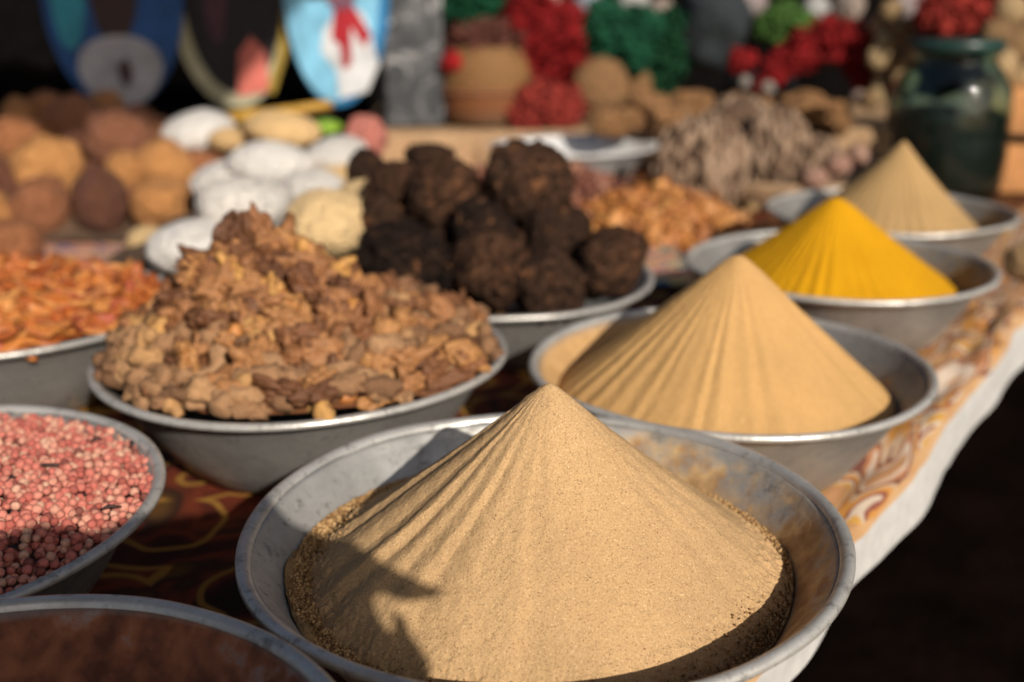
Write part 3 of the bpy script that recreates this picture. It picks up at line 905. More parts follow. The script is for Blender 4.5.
# ------------------------------------------------------------------ white and cream lumps
M['white'] = mat_var('white_mineral', [(0, (.84, .78, .72)), (1, (.90, .86, .82))], .8, 4, .10, .6, .06, False, .3, (.42, .36, .32))
M['cream'] = mat_var('cream_mineral', [(0, (.86, .54, .24)), (1, (.92, .65, .34))], .8, 4, .08, .6, .06, False, .3, (.80, .54, .27))
lm = {}
for nm in ('white', 'cream'):
    lm[nm] = []
    for s in range(4):
        V, Fc = blob(s + 31, 4, .07, 1.1, (1, .88, .66), 2)
        V *= (1 + .02 * fbm(V, 5, 3, s))[:, None]
        me = mesh_from(V, Fc); me.materials.append(M[nm]); lm[nm].append(me)
lumps = [(192, 247, 42, 30, 1.56, 'white', 'lowest white lump, just above the orange flakes'),
 (243, 206, 43, 33, 1.64, 'white', 'large bright white lump left of the cream one'),
 (326, 222, 45, 38, 1.47, 'cream', 'big cream lump right behind the top of the root heap'),
 (365, 197, 27, 21, 1.62, 'cream', 'small yellowish lump touching the dark balls'),
 (272, 165, 40, 26, 2.02, 'white', 'flat pale lump behind the large white one'),
 (337, 155, 30, 20, 2.08, 'white', 'pale grey lump at the back beside the dark balls'),
 (312, 190, 34, 24, 1.90, 'white', 'white lump wedged between the cream lump and the back row'),
 (282, 130, 34, 20, 2.30, 'cream', 'yellow oval lump topping the back of the pile'),
 (198, 132, 34, 22, 2.45, 'white', 'greyish white lump below the black oval plaque'),
 (232, 140, 24, 14, 2.35, 'cream', 'small tan lump beside the greyish white one'),
 (150, 243, 22, 20, 1.80, 'cream', 'small mottled tan lump left of the lowest white one'),
 (335, 176, 28, 14, 2.04, 'cream', 'pale cream lump under the grey one at the back'),
 (260, 238, 40, 34, 1.80, 'white', None), (300, 245, 40, 30, 1.86, 'white', None), (225, 180, 30, 22, 2.02, 'white', 'white lump at the left of the back row')]
for k, (qx, qy, rw, rh, Y, kd, lab) in enumerate(lumps):
    p = at(qx, qy, Y=Y)
    o = obj('mineral_lump', lm[kd][k % 4], None, loc=p, rot=(0, .15 * math.sin(k * 3), k * .9)); r = size(rw, Y) * 1.12; o.scale = (r, r, size(rh, Y) * 1.36)
    tag(o, lab or 'white lump hidden in the inside of the pile', 'mineral lump', 'white and cream lumps on the stall')

# ------------------------------------------------------------------ brown nuts
M['nut'] = mat_var('brown_nut', [(0, (.11, .042, .028)), (.4, (.27, .105, .055)), (.75, (.48, .19, .075)), (1, (.66, .31, .10))], .4, 3, .5, .6, .06, False, .4)
nm_ = []
for s in range(5):
    V, Fc = blob(s + 71, 4, .10, 1.4, (1, .88, .84), 3); me = mesh_from(V, Fc); me.materials.append(M['nut']); nm_.append(me)
nuts = [(10, 243, 28, 1.90), (40, 208, 30, 2.10), (98, 201, 31, 2.12), (162, 205, 30, 2.12), (216, 198, 24, 2.15),
        (4, 188, 26, 2.25), (46, 168, 33, 2.28), (86, 180, 20, 2.36), (128, 178, 26, 2.28), (166, 170, 30, 2.30), (202, 172, 26, 2.36),
        (16, 140, 24, 2.50), (120, 146, 36, 2.46), (78, 150, 22, 2.52), (160, 142, 24, 2.54), (196, 150, 20, 2.54), (68, 208, 20, 2.2), (132, 206, 20, 2.2),
        (40, 135, 18, 2.68), (75, 122, 26, 2.74), (45, 112, 20, 2.86), (105, 110, 18, 2.86), (20, 118, 20, 2.80), (140, 122, 18, 2.76), (-12, 215, 26, 2.06), (182, 188, 24, 2.3), (20, 178, 22, 2.4)]
where = ['beside the orange flakes', 'in the front row', 'in the front row', 'in the front row', 'next to the white lumps']
for k, (qx, qy, rp, Y) in enumerate(nuts):
    p = at(qx, qy, Y=Y); r = size(rp, Y) * 1.1
    o = obj('brown_nut', nm_[k % 5], None, loc=p, rot=(k, k * 2.2, k * .6)); o.scale = (r, r * 1.05, r * .95)
    lab = ('brown nut in the front part of the pile above the orange flakes' if Y < 2.21 else 'lighter brown nut in the middle of the pile on the left' if Y < 2.6 else 'small dark nut at the shaded back of the nut pile')
    if k == 12: lab = 'largest and palest orange brown nut, on top of the pile'
    if k == 6: lab = 'large round light brown nut, second largest in the pile'
    tag(o, lab, 'nut', 'brown nuts piled on the left')
# cloth mounds that carry the nuts and lumps
def mound(name, cx, cy, rx, ry, h, mat, label, seed):
    nx = 60; V = []; 
    for i in range(nx):
        for j in range(nx):
            x, y = (i / (nx - 1) * 2 - 1), (j / (nx - 1) * 2 - 1)
            d = max(0, 1 - (x * x + y * y) ** 1.0)
            V.append((x * rx, y * ry, .014 + h * d ** .7))
    V = np.array(V); V[:, 2] += .006 * fbm(V, 9, 3, seed) * (V[:, 2] > .02)
    i = np.arange(nx - 1)[:, None] * nx; j = np.arange(nx - 1)[None]
    Fc = np.stack([i + j, i + nx + j, i + nx + j + 1, i + j + 1], -1).reshape(-1, 4)
    o = obj(name, mesh_from(V, Fc), mat, loc=(cx, cy, 0)); tag(o, label, 'sack'); return o
M['hess'] = mat_plain('brown_hessian', (.11, .065, .04), .95, 80, .3, .5, .003)
# ------------------------------------------------------------------ finish part 1
# ==== PART2
# mounds under the piles
p = at(95, 190, z=0); mound('hessian_sack', p.x - .12, 2.52, .60, .50, .085, M['hess'], 'brown hessian sack lying flat under the pile of nuts', 5)
p = at(280, 190, z=0); mound('hessian_sack', -.44, 1.90, .26, .50, .085, M['hess'], 'brown hessian sack under the white and cream lumps', 6)

# --- tiers at the back of the stall
M['black_cloth'] = mat_plain('black_cloth', (.0045, .0038, .0038), 1, 30, .3, .4, .004, 0)
M['tan_hess'] = mat_plain('tan_hessian', (.36, .23, .13), .95, 60, .2, .5, .003, .1)
def draped_box(name, x0, x1, y0, y1, z1, mat, label, cat, seed, z0=.006):
    """a cloth-covered bench: a grid folded over a box, with soft folds on its front"""
    rows = []; nx = int((x1 - x0) / .03)
    sec = [(y0 - .012, z0), (y0 - .010, z0 + (z1 - z0) * .33), (y0 - .006, z0 + (z1 - z0) * .66), (y0 - .002, z1 - .012), (y0 + .004, z1 - .002), (y0 + .03, z1), ((y0 + y1) / 2, z1 - .003), (y1, z1), (y1 + .004, z0)]
    V = []
    for i in range(nx + 1):
        x = x0 + (x1 - x0) * i / nx
        for k, (y, z) in enumerate(sec):
            f = (.014 * math.sin(x * 31 + seed) + .008 * math.sin(x * 73)) * max(0, 1 - k / 4)
            V.append((x, y - f, z))
    m_ = len(sec); L = [(i * m_ + k, (i + 1) * m_ + k, (i + 1) * m_ + k + 1, i * m_ + k + 1) for i in range(nx) for k in range(m_ - 1)]
    L.append(tuple(range(m_))); L.append(tuple(nx * m_ + k for k in range(m_ - 1, -1, -1)))
    return tag(obj(name, mesh_from(V, L, smooth=False), mat), label, cat)
draped_box('display_bench', -2.0, -.47, 2.98, 3.75, .16, M['black_cloth'], 'low bench covered in black cloth under the painted oval plaques', 'bench', 1)
draped_box('display_bench', -.44, 1.9, 2.98, 3.75, .100, M['tan_hess'], 'low bench covered in tan hessian under the pot and the coloured bundles', 'bench', 2)
# dark backdrop curtain
V = []; nx = 200
for i in range(nx + 1):
    x = -5 + 10 * i / nx
    for z in (-.77, .2, 1.0, 2.2):
        V.append((x, 4.5 + .05 * math.sin(x * 9) + .03 * math.sin(x * 23 + z), z))
L = [(i * 4 + k, (i + 1) * 4 + k, (i + 1) * 4 + k + 1, i * 4 + k + 1) for i in range(nx) for k in range(3)]
me = mesh_from(V, L); o = obj('stall_curtain', me, M['black_cloth']); sm = o.modifiers.new('s', 'SOLIDIFY'); sm.thickness = .006
tag(o, 'long black curtain hanging behind the whole stall', 'curtain')

# --- painted oval plaques
def paint(name, col, rough=.5): return mat_plain(name, col, rough, 12, .25, .3, .002, .3)
def ellipse(cx, cz, a, b, n=48, rot=0, f=None):
    out = []
    for i in range(n):
        t_ = 2 * math.pi * i / n; k = f(t_) if f else 1
        x, z = a * k * math.cos(t_), b * k * math.sin(t_)
        out.append((cx + x * math.cos(rot) - z * math.sin(rot), cz + x * math.sin(rot) + z * math.cos(rot)))
    return out
def plate_part(name, pts, th, y, mat, parent):
    V, L = extrude_poly(pts, th); V[:, 1] += y
    return obj(name, mesh_from(V, L, smooth=False), mat, parent)
def plaque(label, qx, qbot, qw, hh, Y, rotz, base):
    ctr = at(qx, qbot, Y=Y); a = size(qw, Y); b = size(hh, Y)
    th = thing('oval_plaque', label, 'plaque', (ctr.x, Y, ctr.z), (-.10, 0, rotz), 'painted oval plaques at the back of the stall')
    plate_part('board', ellipse(0, b, a, b, 64), .016, 0, base, th)
    return th, a, b
pl, a, b = plaque('royal blue oval plaque with a round white painted head, leftmost of three', 122, 110, 66, 112, 3.08, .05, paint('royal_blue_paint', (.012, .06, .20)))
plate_part('painted_patch', ellipse(-a * .62, b * 1.05, a * .25, b * .55), .003, -.0095, paint('teal_paint', (.03, .22, .30)), pl)
plate_part('painted_patch', ellipse(a * .02, b * 1.15, a * .36, b * .62), .003, -.0110, paint('dark_brown_paint', (.035, .015, .012)), pl)
plate_part('painted_head', ellipse(a * .05, b * .33, a * .60, b * .30, f=lambda t_: 1 + .04 * math.sin(3 * t_)), .003, -.0130, paint('grey_white_paint', (.30, .29, .32)), pl)
plate_part('painted_mark', [(a * .00, b * .36), (a * .16, b * .44), (a * .24, b * .30), (a * .14, b * .17), (a * .04, b * .24)], .003, -.0155, paint('brown_paint', (.05, .025, .03)), pl)
pl, a, b = plaque('black oval plaque with cream border and coral patch, middle of three', 238, 108, 60, 110, 3.12, -.03, paint('cream_border_paint', (.36, .33, .22)))
plate_part('painted_field', ellipse(a * .03, b * 1.05, a * .80, b * .92), .003, -.0095, paint('black_paint', (.012, .008, .010)), pl)
plate_part('painted_patch', [(a * .02, b * .10), (a * .55, b * .14), (a * .50, b * .48), (a * .28, b * .60), (a * .08, b * .46)], .003, -.0115, paint('coral_paint', (.50, .13, .10)), pl)
plate_part('painted_patch', ellipse(-a * .25, b * .95, a * .18, b * .4), .003, -.0115, paint('plum_paint', (.06, .02, .03)), pl)
plate_part('painted_patch', [(a * .62, b * .12), (a * .84, b * .45), (a * .93, b * .9), (a * .82, b * .9), (a * .70, b * .45), (a * .50, b * .14)], .003, -.0125, paint('ochre_paint', (.30, .20, .03)), pl)
pl, a, b = plaque('sky blue oval plaque with white figure in red scarf, rightmost of three', 340, 106, 51, 112, 3.06, -.08, paint('deep_blue_edge_paint', (.02, .15, .33)))
plate_part('painted_field', ellipse(-a * .08, b * 1.02, a * .90, b * .98), .003, -.0095, paint('sky_blue_paint', (.17, .40, .56)), pl)
plate_part('painted_figure', [(a * .02, b * .06), (a * .55, b * .12), (a * .78, b * .34), (a * .62, b * .62), (a * .50, b * .78), (a * .05, b * .80), (-a * .25, b * .62), (-a * .30, b * .45), (-a * .02, b * .30)], .003, -.0115, paint('white_paint', (.52, .52, .53)), pl)
plate_part('painted_scarf', [(-a * .02, b * .80), (a * .30, b * .84), (a * .66, b * .58), (a * .50, b * .48), (a * .28, b * .66), (a * .26, b * .34), (a * .10, b * .30), (a * .06, b * .50), (-a * .10, b * .56)], .003, -.0135, paint('dark_red_paint', (.30, .012, .02)), pl)
plate_part('painted_head', ellipse(a * .1, b * 1.02, a * .34, b * .24), .003, -.0135, paint('plum_head_paint', (.14, .06, .09)), pl)
plate_part('painted_hat', ellipse(-a * .35, b * .98, a * .26, b * .10), .003, -.0150, paint('black_hat_paint', (.015, .01, .015)), pl)

# mottled black and white panel
m, t, b = nt('mottled_marble_cloth'); v = coords(t)
c = ramp(t, noise(t, 11, 4, v, .55, 1.4), [(.45, (.035, .036, .040)), (.56, (.10, .10, .105)), (.64, (.38, .37, .37))]); setb(t, b, c, .6, 0, .3)
Y = 3.10; p = at(418, 128, Y=Y)
V, L = box(-size(30, Y), size(26, Y), -.02, .02, 0, .52); o = obj('marbled_panel', bevel_mesh(mesh_from(V, L, smooth=False), .008), m, loc=(p.x, Y, .102), rot=(-.04, 0, .06)); tag(o, 'narrow black panel marbled with white standing right of the oval plaques', 'panel')
V, L = box(-size(12, Y), size(12, Y), -.02, .02, 0, .50); o = obj('marbled_panel', bevel_mesh(mesh_from(V, L, smooth=False), .008), paint('dark_slate_paint', (.05, .055, .065)), loc=(at(392, 120, Y=Y).x + .0, Y + .06, .102)); tag(o, 'dark slate panel standing between the sky blue plaque and the marbled one', 'panel')

# --- wicker pot
m, t, b = nt('orange_brown_wicker'); v = coords(t)
wv = N(t, 'ShaderNodeTexWave'); wv.bands_direction = 'Z'; wv.inputs['Scale'].default_value = 30; wv.inputs['Distortion'].default_value = 2; t.links.new(v, wv.inputs['Vector'])
sep = N(t, 'ShaderNodeSeparateXYZ'); t.links.new(v, sep.inputs[0])
c = ramp(t, sep.outputs[2], [(.0, (.12, .06, .03)), (.03, (.16, .09, .05)), (.035, (.25, .07, .02)), (.10, (.27, .08, .025)), (.11, (.28, .14, .05)), (.2, (.30, .155, .055))], 'LINEAR')
c = mix(t, wv.outputs['Fac'], c, (.16, .07, .02)); setb(t, b, c, .75); bump(t, b, wv.outputs['Fac'], .8, .006)
Y = 3.15; p = at(488, 130, Y=Y); r = size(45, Y)
pot = thing('wicker_pot', 'round orange brown wicker pot beside the marbled panel', 'pot', (p.x, Y, .102))
V, Fc = lathe([(0, 0), (r * .8, 0), (r * .95, .03), (r * 1.02, .09), (r * .98, .15), (r * .75, .20), (r * .6, .215), (r * .5, .20), (0, .19)], 64); obj('basket_body', mesh_from(V, Fc), m, pot)
V, Fc = lathe([(r * .99, .085), (r * 1.06, .088), (r * 1.07, .097), (r * 1.0, .100)], 64); obj('woven_band', mesh_from(V, Fc), mat_plain('dark_wicker', (.15, .06, .03), .8), pot)

# --- fluffy bundles of dyed fibre
def fluff(name, label, cat, pts, n, col, Y, seed, rs=.0045, group='bundles of dyed fibre at the back', curl=1.0):
    """pts: [(px, py, r_px)] blobs; strands wander inside them"""
    r = np.random.default_rng(seed); parts = []
    base = at(pts[0][0], pts[0][1], Y=Y)
    for k in range(n):
        q = pts[int(r.integers(len(pts)))]; c0 = at(q[0], q[1], Y=Y) - base; R_ = size(q[2], Y)
        d = r.normal(size=3); d /= np.linalg.norm(d); pos = np.array(c0) + d * R_ * r.uniform(.45, .95) * np.array([1, .7, 1])
        tng = np.cross(d, r.normal(size=3)); tng /= np.linalg.norm(tng); path = [pos]
        st = R_ * .35
        for s_ in range(5):
            tng = tng + r.normal(size=3) * .55 * curl; tng /= np.linalg.norm(tng); pos = pos + tng * st
            dv = pos - np.array(c0); l = np.linalg.norm(dv)
            if l > R_: pos = np.array(c0) + dv / l * R_ * r.uniform(.80, 1.28)
            path.append(pos)
        parts.append(tube(path, [rs * .6, rs, rs * 1.2, rs * 1.2, rs, rs * .5], 5, k))
    for q in pts:
        c0 = at(q[0], q[1], Y=Y) - base; V, Fc = blob(seed, 3, .2, 2, (1, .7, 1)); parts.append((V * size(q[2], Y) * .62 + np.array(c0), Fc))
    V, L = join(parts)
    o = obj(name, mesh_from(V, L), mat_plain(name + '_' + str(seed), col, .8, 35, .45, .6, .004, .2), loc=base)
    return tag(o, label, cat, group)
RED = (.19, .007, .008); GRN = (.015, .13, .055)
fluff('fibre_bundle', 'brown red woolly bundle resting on the wicker pot', 'bundle', [(475, 50, 26), (500, 48, 24), (455, 62, 14)], 260, (.10, .035, .025), 3.15, 1)
fluff('fibre_bundle', 'bright green bundle cut by the top edge above the wicker pot', 'bundle', [(478, 4, 24), (462, 8, 16)], 220, (.006, .06, .026), 3.3, 2)
fluff('fibre_bundle', 'large bright red bundle right of the wicker pot', 'bundle', [(548, 55, 34), (530, 20, 26), (560, 28, 24)], 480, RED, 3.2, 3)
fluff('fibre_bundle', 'dull red flattened bundle lowest beside the wicker pot', 'bundle', [(540, 108, 24), (562, 108, 20), (525, 115, 16)], 340, (.24, .03, .022), 3.05, 4)
fluff('fibre_bundle', 'crumpled green bundle hanging over the brown gourd', 'bundle', [(620, 50, 26), (605, 25, 20), (640, 30, 20), (600, 65, 14)], 420, (.006, .055, .026), 3.2, 5, .006)
fluff('fibre_bundle', 'second green bundle between the crumpled one and the grey sack', 'bundle', [(668, 55, 24), (675, 30, 20), (660, 80, 14)], 320, (.005, .042, .016), 3.3, 6, .006)
fluff('fibre_bundle', 'long curved red bundle left of the glass jar', 'bundle', [(763, 84, 8), (774, 71, 12), (788, 60, 15), (806, 49, 18), (828, 40, 20), (847, 44, 20), (858, 60, 16), (862, 80, 9)], 680, RED, 3.0, 7, .004)
fluff('fibre_bundle', 'tiny red bundle left of the long curved one', 'bundle', [(742, 60, 12)], 90, RED, 3.05, 8)
fluff('fibre_bundle', 'light green leafy bundle above the long curved red one', 'bundle', [(785, 22, 18), (770, 28, 13), (800, 24, 12)], 220, (.045, .10, .02), 3.2, 9, .006)
fluff('fibre_bundle', 'coral red bundle at the top edge above the glass jar', 'bundle', [(945, 10, 26), (975, 14, 26), (960, 30, 16)], 420, (.24, .025, .018), 2.75, 10)
fluff('fibre_bundle', 'small dark red bundle beside the marbled panel', 'bundle', [(452, 62, 9)], 60, (.28, .01, .012), 3.06, 11)

# gourds, sacks and bark on the tan bench
M['gourd'] = mat_var('brown_gourd', [(0, (.14, .07, .035)), (.5, (.24, .12, .05)), (1, (.36, .2, .09))], .6, 3, .5, .6, .06, False, .3)
def lump(name, label, cat, qx, qy, rw, rh, Y, mat, seed, group=None, amp=.14, dy=.9):
    V, Fc = blob(seed, 4, amp, 1.3, (1, dy, 1), 3); me = mesh_from(V, Fc)
    o = obj(name, me, mat, loc=at(qx, qy, Y=Y), rot=(0, 0, seed)); r = size(rw, Y); o.scale = (r, r, size(rh, Y))
    return tag(o, label, cat, group)
lump('brown_gourd', 'round brown gourd under the crumpled green bundle', 'gourd', 598, 85, 28, 27, 3.1, M['gourd'], 3)
lump('brown_gourd', 'tan gourd leaning behind the round brown one', 'gourd', 636, 90, 18, 24, 3.25, M['gourd'], 4)
M['grey_sack'] = mat_plain('blue_grey_sackcloth', (.022, .028, .032), .9, 8, .3, .6, .02)
lump('grey_sack', 'blue grey stuffed sack at the top edge between green and red bundles', 'sack', 715, 25, 38, 42, 3.3, M['grey_sack'], 5, None, .2)
lump('grey_sack', 'dark sack below the light green bundle', 'sack', 760, 95, 34, 22, 3.35, M['grey_sack'], 8, None, .2)
M['pale'] = mat_var('pale_paper', [(0, (.26, .22, .19)), (.4, (.38, .26, .21)), (.7, (.22, .28, .36)), (1, (.42, .39, .36))], .8, 3, .3, .4, .03, False, .2)
for k, (qx, qy, r_, lab) in enumerate(((548, 2, 14, 'pinkish paper packet at the top edge above the red bundle'), (585, 4, 16, 'pale paper packet between the red and green bundles'), (632, 2, 16, 'rounded paper packet above the crumpled green bundle'),
        (660, 12, 13, 'small paper packet above the second green bundle'), (705, 0, 16, 'bluish paper packet behind the grey sack'), (752, 3, 14, 'paper packet left of the light green bundle'), (815, 8, 13, 'pale packet right of the light green bundle'), (850, 6, 16, 'greyish packet above the long red bundle'), (905, 5, 14, 'pale packet behind the tan bulb string'))):
    lump('paper_packet', lab, 'packet', qx, qy, r_, r_ * .9, 3.5, M['pale'], 20 + k, 'paper packets along the top of the stall', .2)
M['bulb'] = mat_var('tan_bulb', [(0, (.26, .15, .07)), (.5, (.42, .27, .13)), (1, (.56, .40, .22))], .7, 4, .5, .5, .05, False, .3)
bm_ = [mesh_from(*blob(s + 90, 3, .15, 1.4, (1, 1, .9))) for s in range(3)]
for m_ in bm_: m_.materials.append(M['bulb'])
def string(label, pts, Y, extra=0):
    b0 = at(pts[0][0], pts[0][1], Y=Y); th = thing('bulb_string', label, 'bulb string', b0)
    for k, (qx, qy, r_) in enumerate(pts):
        q = at(qx, qy, Y=Y + .05 * math.sin(k * 2.1)) - b0; o = obj('bulb', bm_[k % 3], None, th, q, (k, k * .7, k * 1.9)); r = size(r_, Y); o.scale = (r, r, r)
    V, L = tube([at(q[0], q[1], Y=Y + .06) - b0 for q in pts[::2]], .006, 6); obj('cord', mesh_from(V, L), M['tan_hess'], th)
string('string of tan bulbs hanging left of the glass jar', [(892, 12, 12), (880, 25, 11), (902, 28, 11), (886, 42, 12), (907, 48, 10), (878, 58, 11), (896, 64, 12), (884, 80, 11), (902, 82, 11), (880, 96, 11), (897, 100, 10), (870, 100, 9)], 2.9)
string('string of larger tan bulbs at the right edge above the jar', [(1010, 12, 17), (1032, 25, 17), (995, 35, 15), (1016, 45, 18), (1036, 62, 17), (1000, 65, 15), (1018, 82, 17), (1040, 95, 15)], 2.7)

# bark slabs and trays
M['bark'] = mat_plain('orange_tan_bark', (.34, .17, .07), .9, 4, .6, .9, .06)
def slab(label, pts, Y, th_, mat, tiltx=-.9, name='bark_slab', group='slabs of orange tan bark'):
    b0 = at(pts[0][0], pts[0][1], Y=Y); P_ = [((at(x, y, Y=Y) - b0).x, (at(x, y, Y=Y) - b0).z) for x, y in pts]
    V, L = extrude_poly(P_, th_); V[:, 1] += .04 * np.sin(V[:, 0] * 20)
    o = obj(name, bevel_mesh(mesh_from(V, L, smooth=False), .004), mat, loc=b0, rot=(-.3, 0, 0)); return tag(o, label, 'bark', group)
for k, (qx, qy, rw, rh, Y, lab) in enumerate(((655, 112, 50, 17, 2.80, 'large crumpled piece of orange tan bark behind the white dish'), (612, 122, 30, 14, 2.74, 'crumpled tan bark piece left of the large one'), (690, 104, 26, 13, 2.86, 'short bark piece at the right end of the large one'),
        (800, 108, 42, 17, 2.95, 'orange tan bark piece below the long curved red bundle'), (750, 108, 22, 13, 2.98, 'small dark tan bark piece beside the pod clusters'), (835, 118, 20, 16, 2.92, 'upright bark piece right of the orange tan one'))):
    lump('bark_piece', lab, 'bark', qx, qy, rw, rh, Y, M['bark'], 80 + k, 'crumpled pieces of tan bark', .42, .6)

# white rimmed enamel dish
M['enamel'] = mat_plain('white_enamel', (.62, .61, .60), .35, 12, .06, .1, .001, .5)
ds = thing('enamel_dish', 'white enamel dish behind the amber pieces, holding bark', 'dish', (.153, 2.66, .01))
V, Fc = lathe([(0, 0), (.11, 0), (.14, .02), (.185, .085), (.205, .092), (.205, .096), (.183, .090), (.137, .026), (.11, .006), (0, .006)], 96); obj('dish_body', mesh_from(V, Fc), M['enamel'], ds)

# clusters of grey brown pods
M['pod'] = mat_var('grey_brown_pod', [(0, (.010, .006, .004)), (.08, (.13, .08, .055)), (.5, (.25, .165, .11)), (1, (.36, .25, .175))], .9, 90, .4, .6, .003, True, .08)
def pods(label, qx, qy, rx, rz, Y, n, seed, ln=.036, rp=.0088):
    r = np.random.default_rng(seed); base = at(qx, qy, Y=Y); A_, B_ = size(rx, Y), size(rz, Y); Vs = []; Fs = []; att = []; off = 0
    g = 2.399963; protos = []
    for k in range(5):
        t_ = np.linspace(0, 1, 6); protos.append(tube(np.stack([ln * t_, .004 * np.sin(t_ * 3 + k), -.012 * t_ ** 2], 1), rp * np.array([.5, .95, 1.1, 1.05, .9, .55]), 7, k, .15, 80))
    for k in range(n):
        zz = 1 - 1.75 * (k + .5) / n; ph = g * k; q = math.sqrt(max(0, 1 - zz * zz)); d = Vector((q * math.cos(ph), q * math.sin(ph), zz))
        down = Vector((d.x * .5, d.y * .5, -1)); tx = (down - d * down.dot(d) * .45 + Vector(r.normal(size=3)) * .10).normalized()
        ty = d.cross(tx).normalized(); tz = tx.cross(ty); M3 = np.array(Matrix((tx, ty, tz)).transposed())
        V, Fc = protos[k % 5]; pos = np.array([d.x * A_, d.y * A_ * .9, d.z * B_]) * r.uniform(.97, 1.14)
        Vs.append(V @ M3.T * r.uniform(.85, 1.15) + pos); Fs += [tuple(int(i) + off for i in f) for f in Fc]; off += len(V); att += [r.random()] * len(Fc)
    V, Fc = blob(seed, 3, .08, 2, (A_ * .93, A_ * .83, B_ * .93)); Vs.append(V); Fs += [tuple(int(i) + off for i in f) for f in Fc]; att += [0] * len(Fc)
    me = mesh_from(np.concatenate(Vs), Fs)
    if len(me.polygons) == len(att):
        a_ = me.attributes.new('rnd', 'FLOAT', 'FACE'); a_.data.foreach_set('value', np.array(att, dtype=np.float32))
    return tag(obj('pod_cluster', me, M['pod'], loc=base, rot=(0, 0, seed)), label, 'pod cluster', 'clusters of grey brown pods')
pods('largest cluster of grey brown pods, nearest, behind the amber pieces', 702, 160, 43, 42, 2.25, 230, 1)
pods('grey brown pod cluster behind the beige cone', 772, 150, 34, 40, 2.45, 190, 2)
pods('low grey brown pod cluster between the larger two and the jar', 818, 162, 22, 24, 2.50, 100, 3, .03)
pods('small pod cluster at the back, upper left of the largest one', 740, 118, 28, 22, 2.66, 120, 4, .03)

lump('dark_sack', 'dark brown sack wedged behind the grey brown pod clusters', 'sack', 735, 150, 40, 40, 2.62, M['hess'], 15, None, .2)
# shallow wooden tray rim and its pink pieces
tr = thing('wooden_tray', 'round tan wooden tray behind the beige cone', 'tray', (.66, 2.55, .012))
V, Fc = lathe([(0, 0), (.24, 0), (.26, .05), (.272, .052), (.272, .045), (.265, .0), (.24, -.004), (0, -.004)], 80); obj('tray_body', mesh_from(V, Fc), mat_plain('tan_wood', (.34, .22, .13), .7, 20), tr)
M['pinkp'] = mat_var('dusty_pink_piece', [(0, (.30, .16, .12)), (1, (.42, .27, .20))], .8, 3, .3, .4, .03, False, .2)
for k, (qx, qy, r_, lab) in enumerate(((838, 165, 14, 'dusty pink lump right beside the tip of the beige cone'), (815, 178, 13, 'dusty pink lump lowest of the three'), (858, 155, 12, 'small dusty pink lump nearest the jar'))):
    lump('pink_lump', lab, 'lump', qx, qy, r_, r_ * .8, 2.28, M['pinkp'], 40 + k, 'dusty pink lumps')
for k, (qx, qy, r_, lab) in enumerate(((768, 88, 7, 'small white ball at the foot of the long curved red bundle'), (745, 82, 6, 'small beige ball left of the white one'), (858, 98, 7, 'small pale ball between bark and tan bulbs'))):
    lump('small_ball', lab, 'ball', qx, qy, r_, r_, 2.9, M['pale'], 50 + k, 'small pale balls')
# crumbs of amber by the yellow cone bowl
for k, (qx, qy, r_, lab) in enumerate(((742, 215, 7, 'pale crumb on the cloth nearest the yellow cone'), (728, 225, 8, 'yellowish crumb on the cloth left of the others'), (752, 207, 6, 'pale crumb on the cloth furthest back'), (718, 238, 6, 'amber crumb on the cloth nearest the ball bowl'))):
    lump('crumb_piece', lab, 'crumb', qx, qy, r_, r_ * .7, at(qx, qy, z=.02).y, M['cream'], 60 + k, 'loose crumbs left of the yellow cone')

# --- glass jar
Y = 2.42; p = at(948, 120, Y=Y); zt = at(948, 46, Y=Y).z
m, t, b = nt('dark_teal_glass'); b.inputs['Base Color'].default_value = (.50, .72, .72, 1); b.inputs['Roughness'].default_value = .015
b.inputs['Transmission Weight'].default_value = 1.0; b.inputs['IOR'].default_value = 1.45
v = coords(t); bump(t, b, noise(t, 12, 2, v), .3, .02)
r = size(57, Y); jar = thing('glass_jar', 'big dark teal glass jar half full of dark olive stuff at the right', 'jar', (p.x, Y, .008))
zt -= .008
out = [(0, 0), (r * .80, 0), (r * .92, .012), (r * .97, .05), (r, zt * .30), (r, zt * .62), (r * .95, zt * .74), (r * .80, zt * .84), (r * .68, zt * .89), (r * .66, zt * .93), (r * .72, zt * .95), (r * .73, zt * .99), (r * .70, zt)]
inn = [(max(0, a_ - .005), b_ + (.006 if i < 3 else 0)) for i, (a_, b_) in enumerate(out)][::-1]
V, Fc = lathe(out + inn, 96); obj('jar_wall', mesh_from(V, Fc), m, jar)
fill = [(0, .008), (r * .78, .008), (r * .90, .016), (r * .945, .05), (r * .965, zt * .30), (r * .965, zt * .56), (r * .8, zt * .59), (0, zt * .60)]
V, Fc = lathe(fill, 96); V[:, 2] += .006 * vnoise(V, 30, 3) * (V[:, 2] > zt * .5); obj('olive_content', mesh_from(V, Fc), mat_plain('dark_olive', (.008, .009, .003), .6, 40, .6, .6, .004), jar)
V, Fc = lathe([(r * .735, zt * .96), (r * .76, zt * .965), (r * .77, zt * 1.02), (r * .74, zt * 1.045), (0, zt * 1.05), (0, zt * 1.03), (r * .72, zt * 1.02)], 96); obj('lid', mesh_from(V, Fc), mat_plain('dark_green_lid', (.012, .035, .03), .35, 20, .2, .2, .002, .5), jar)

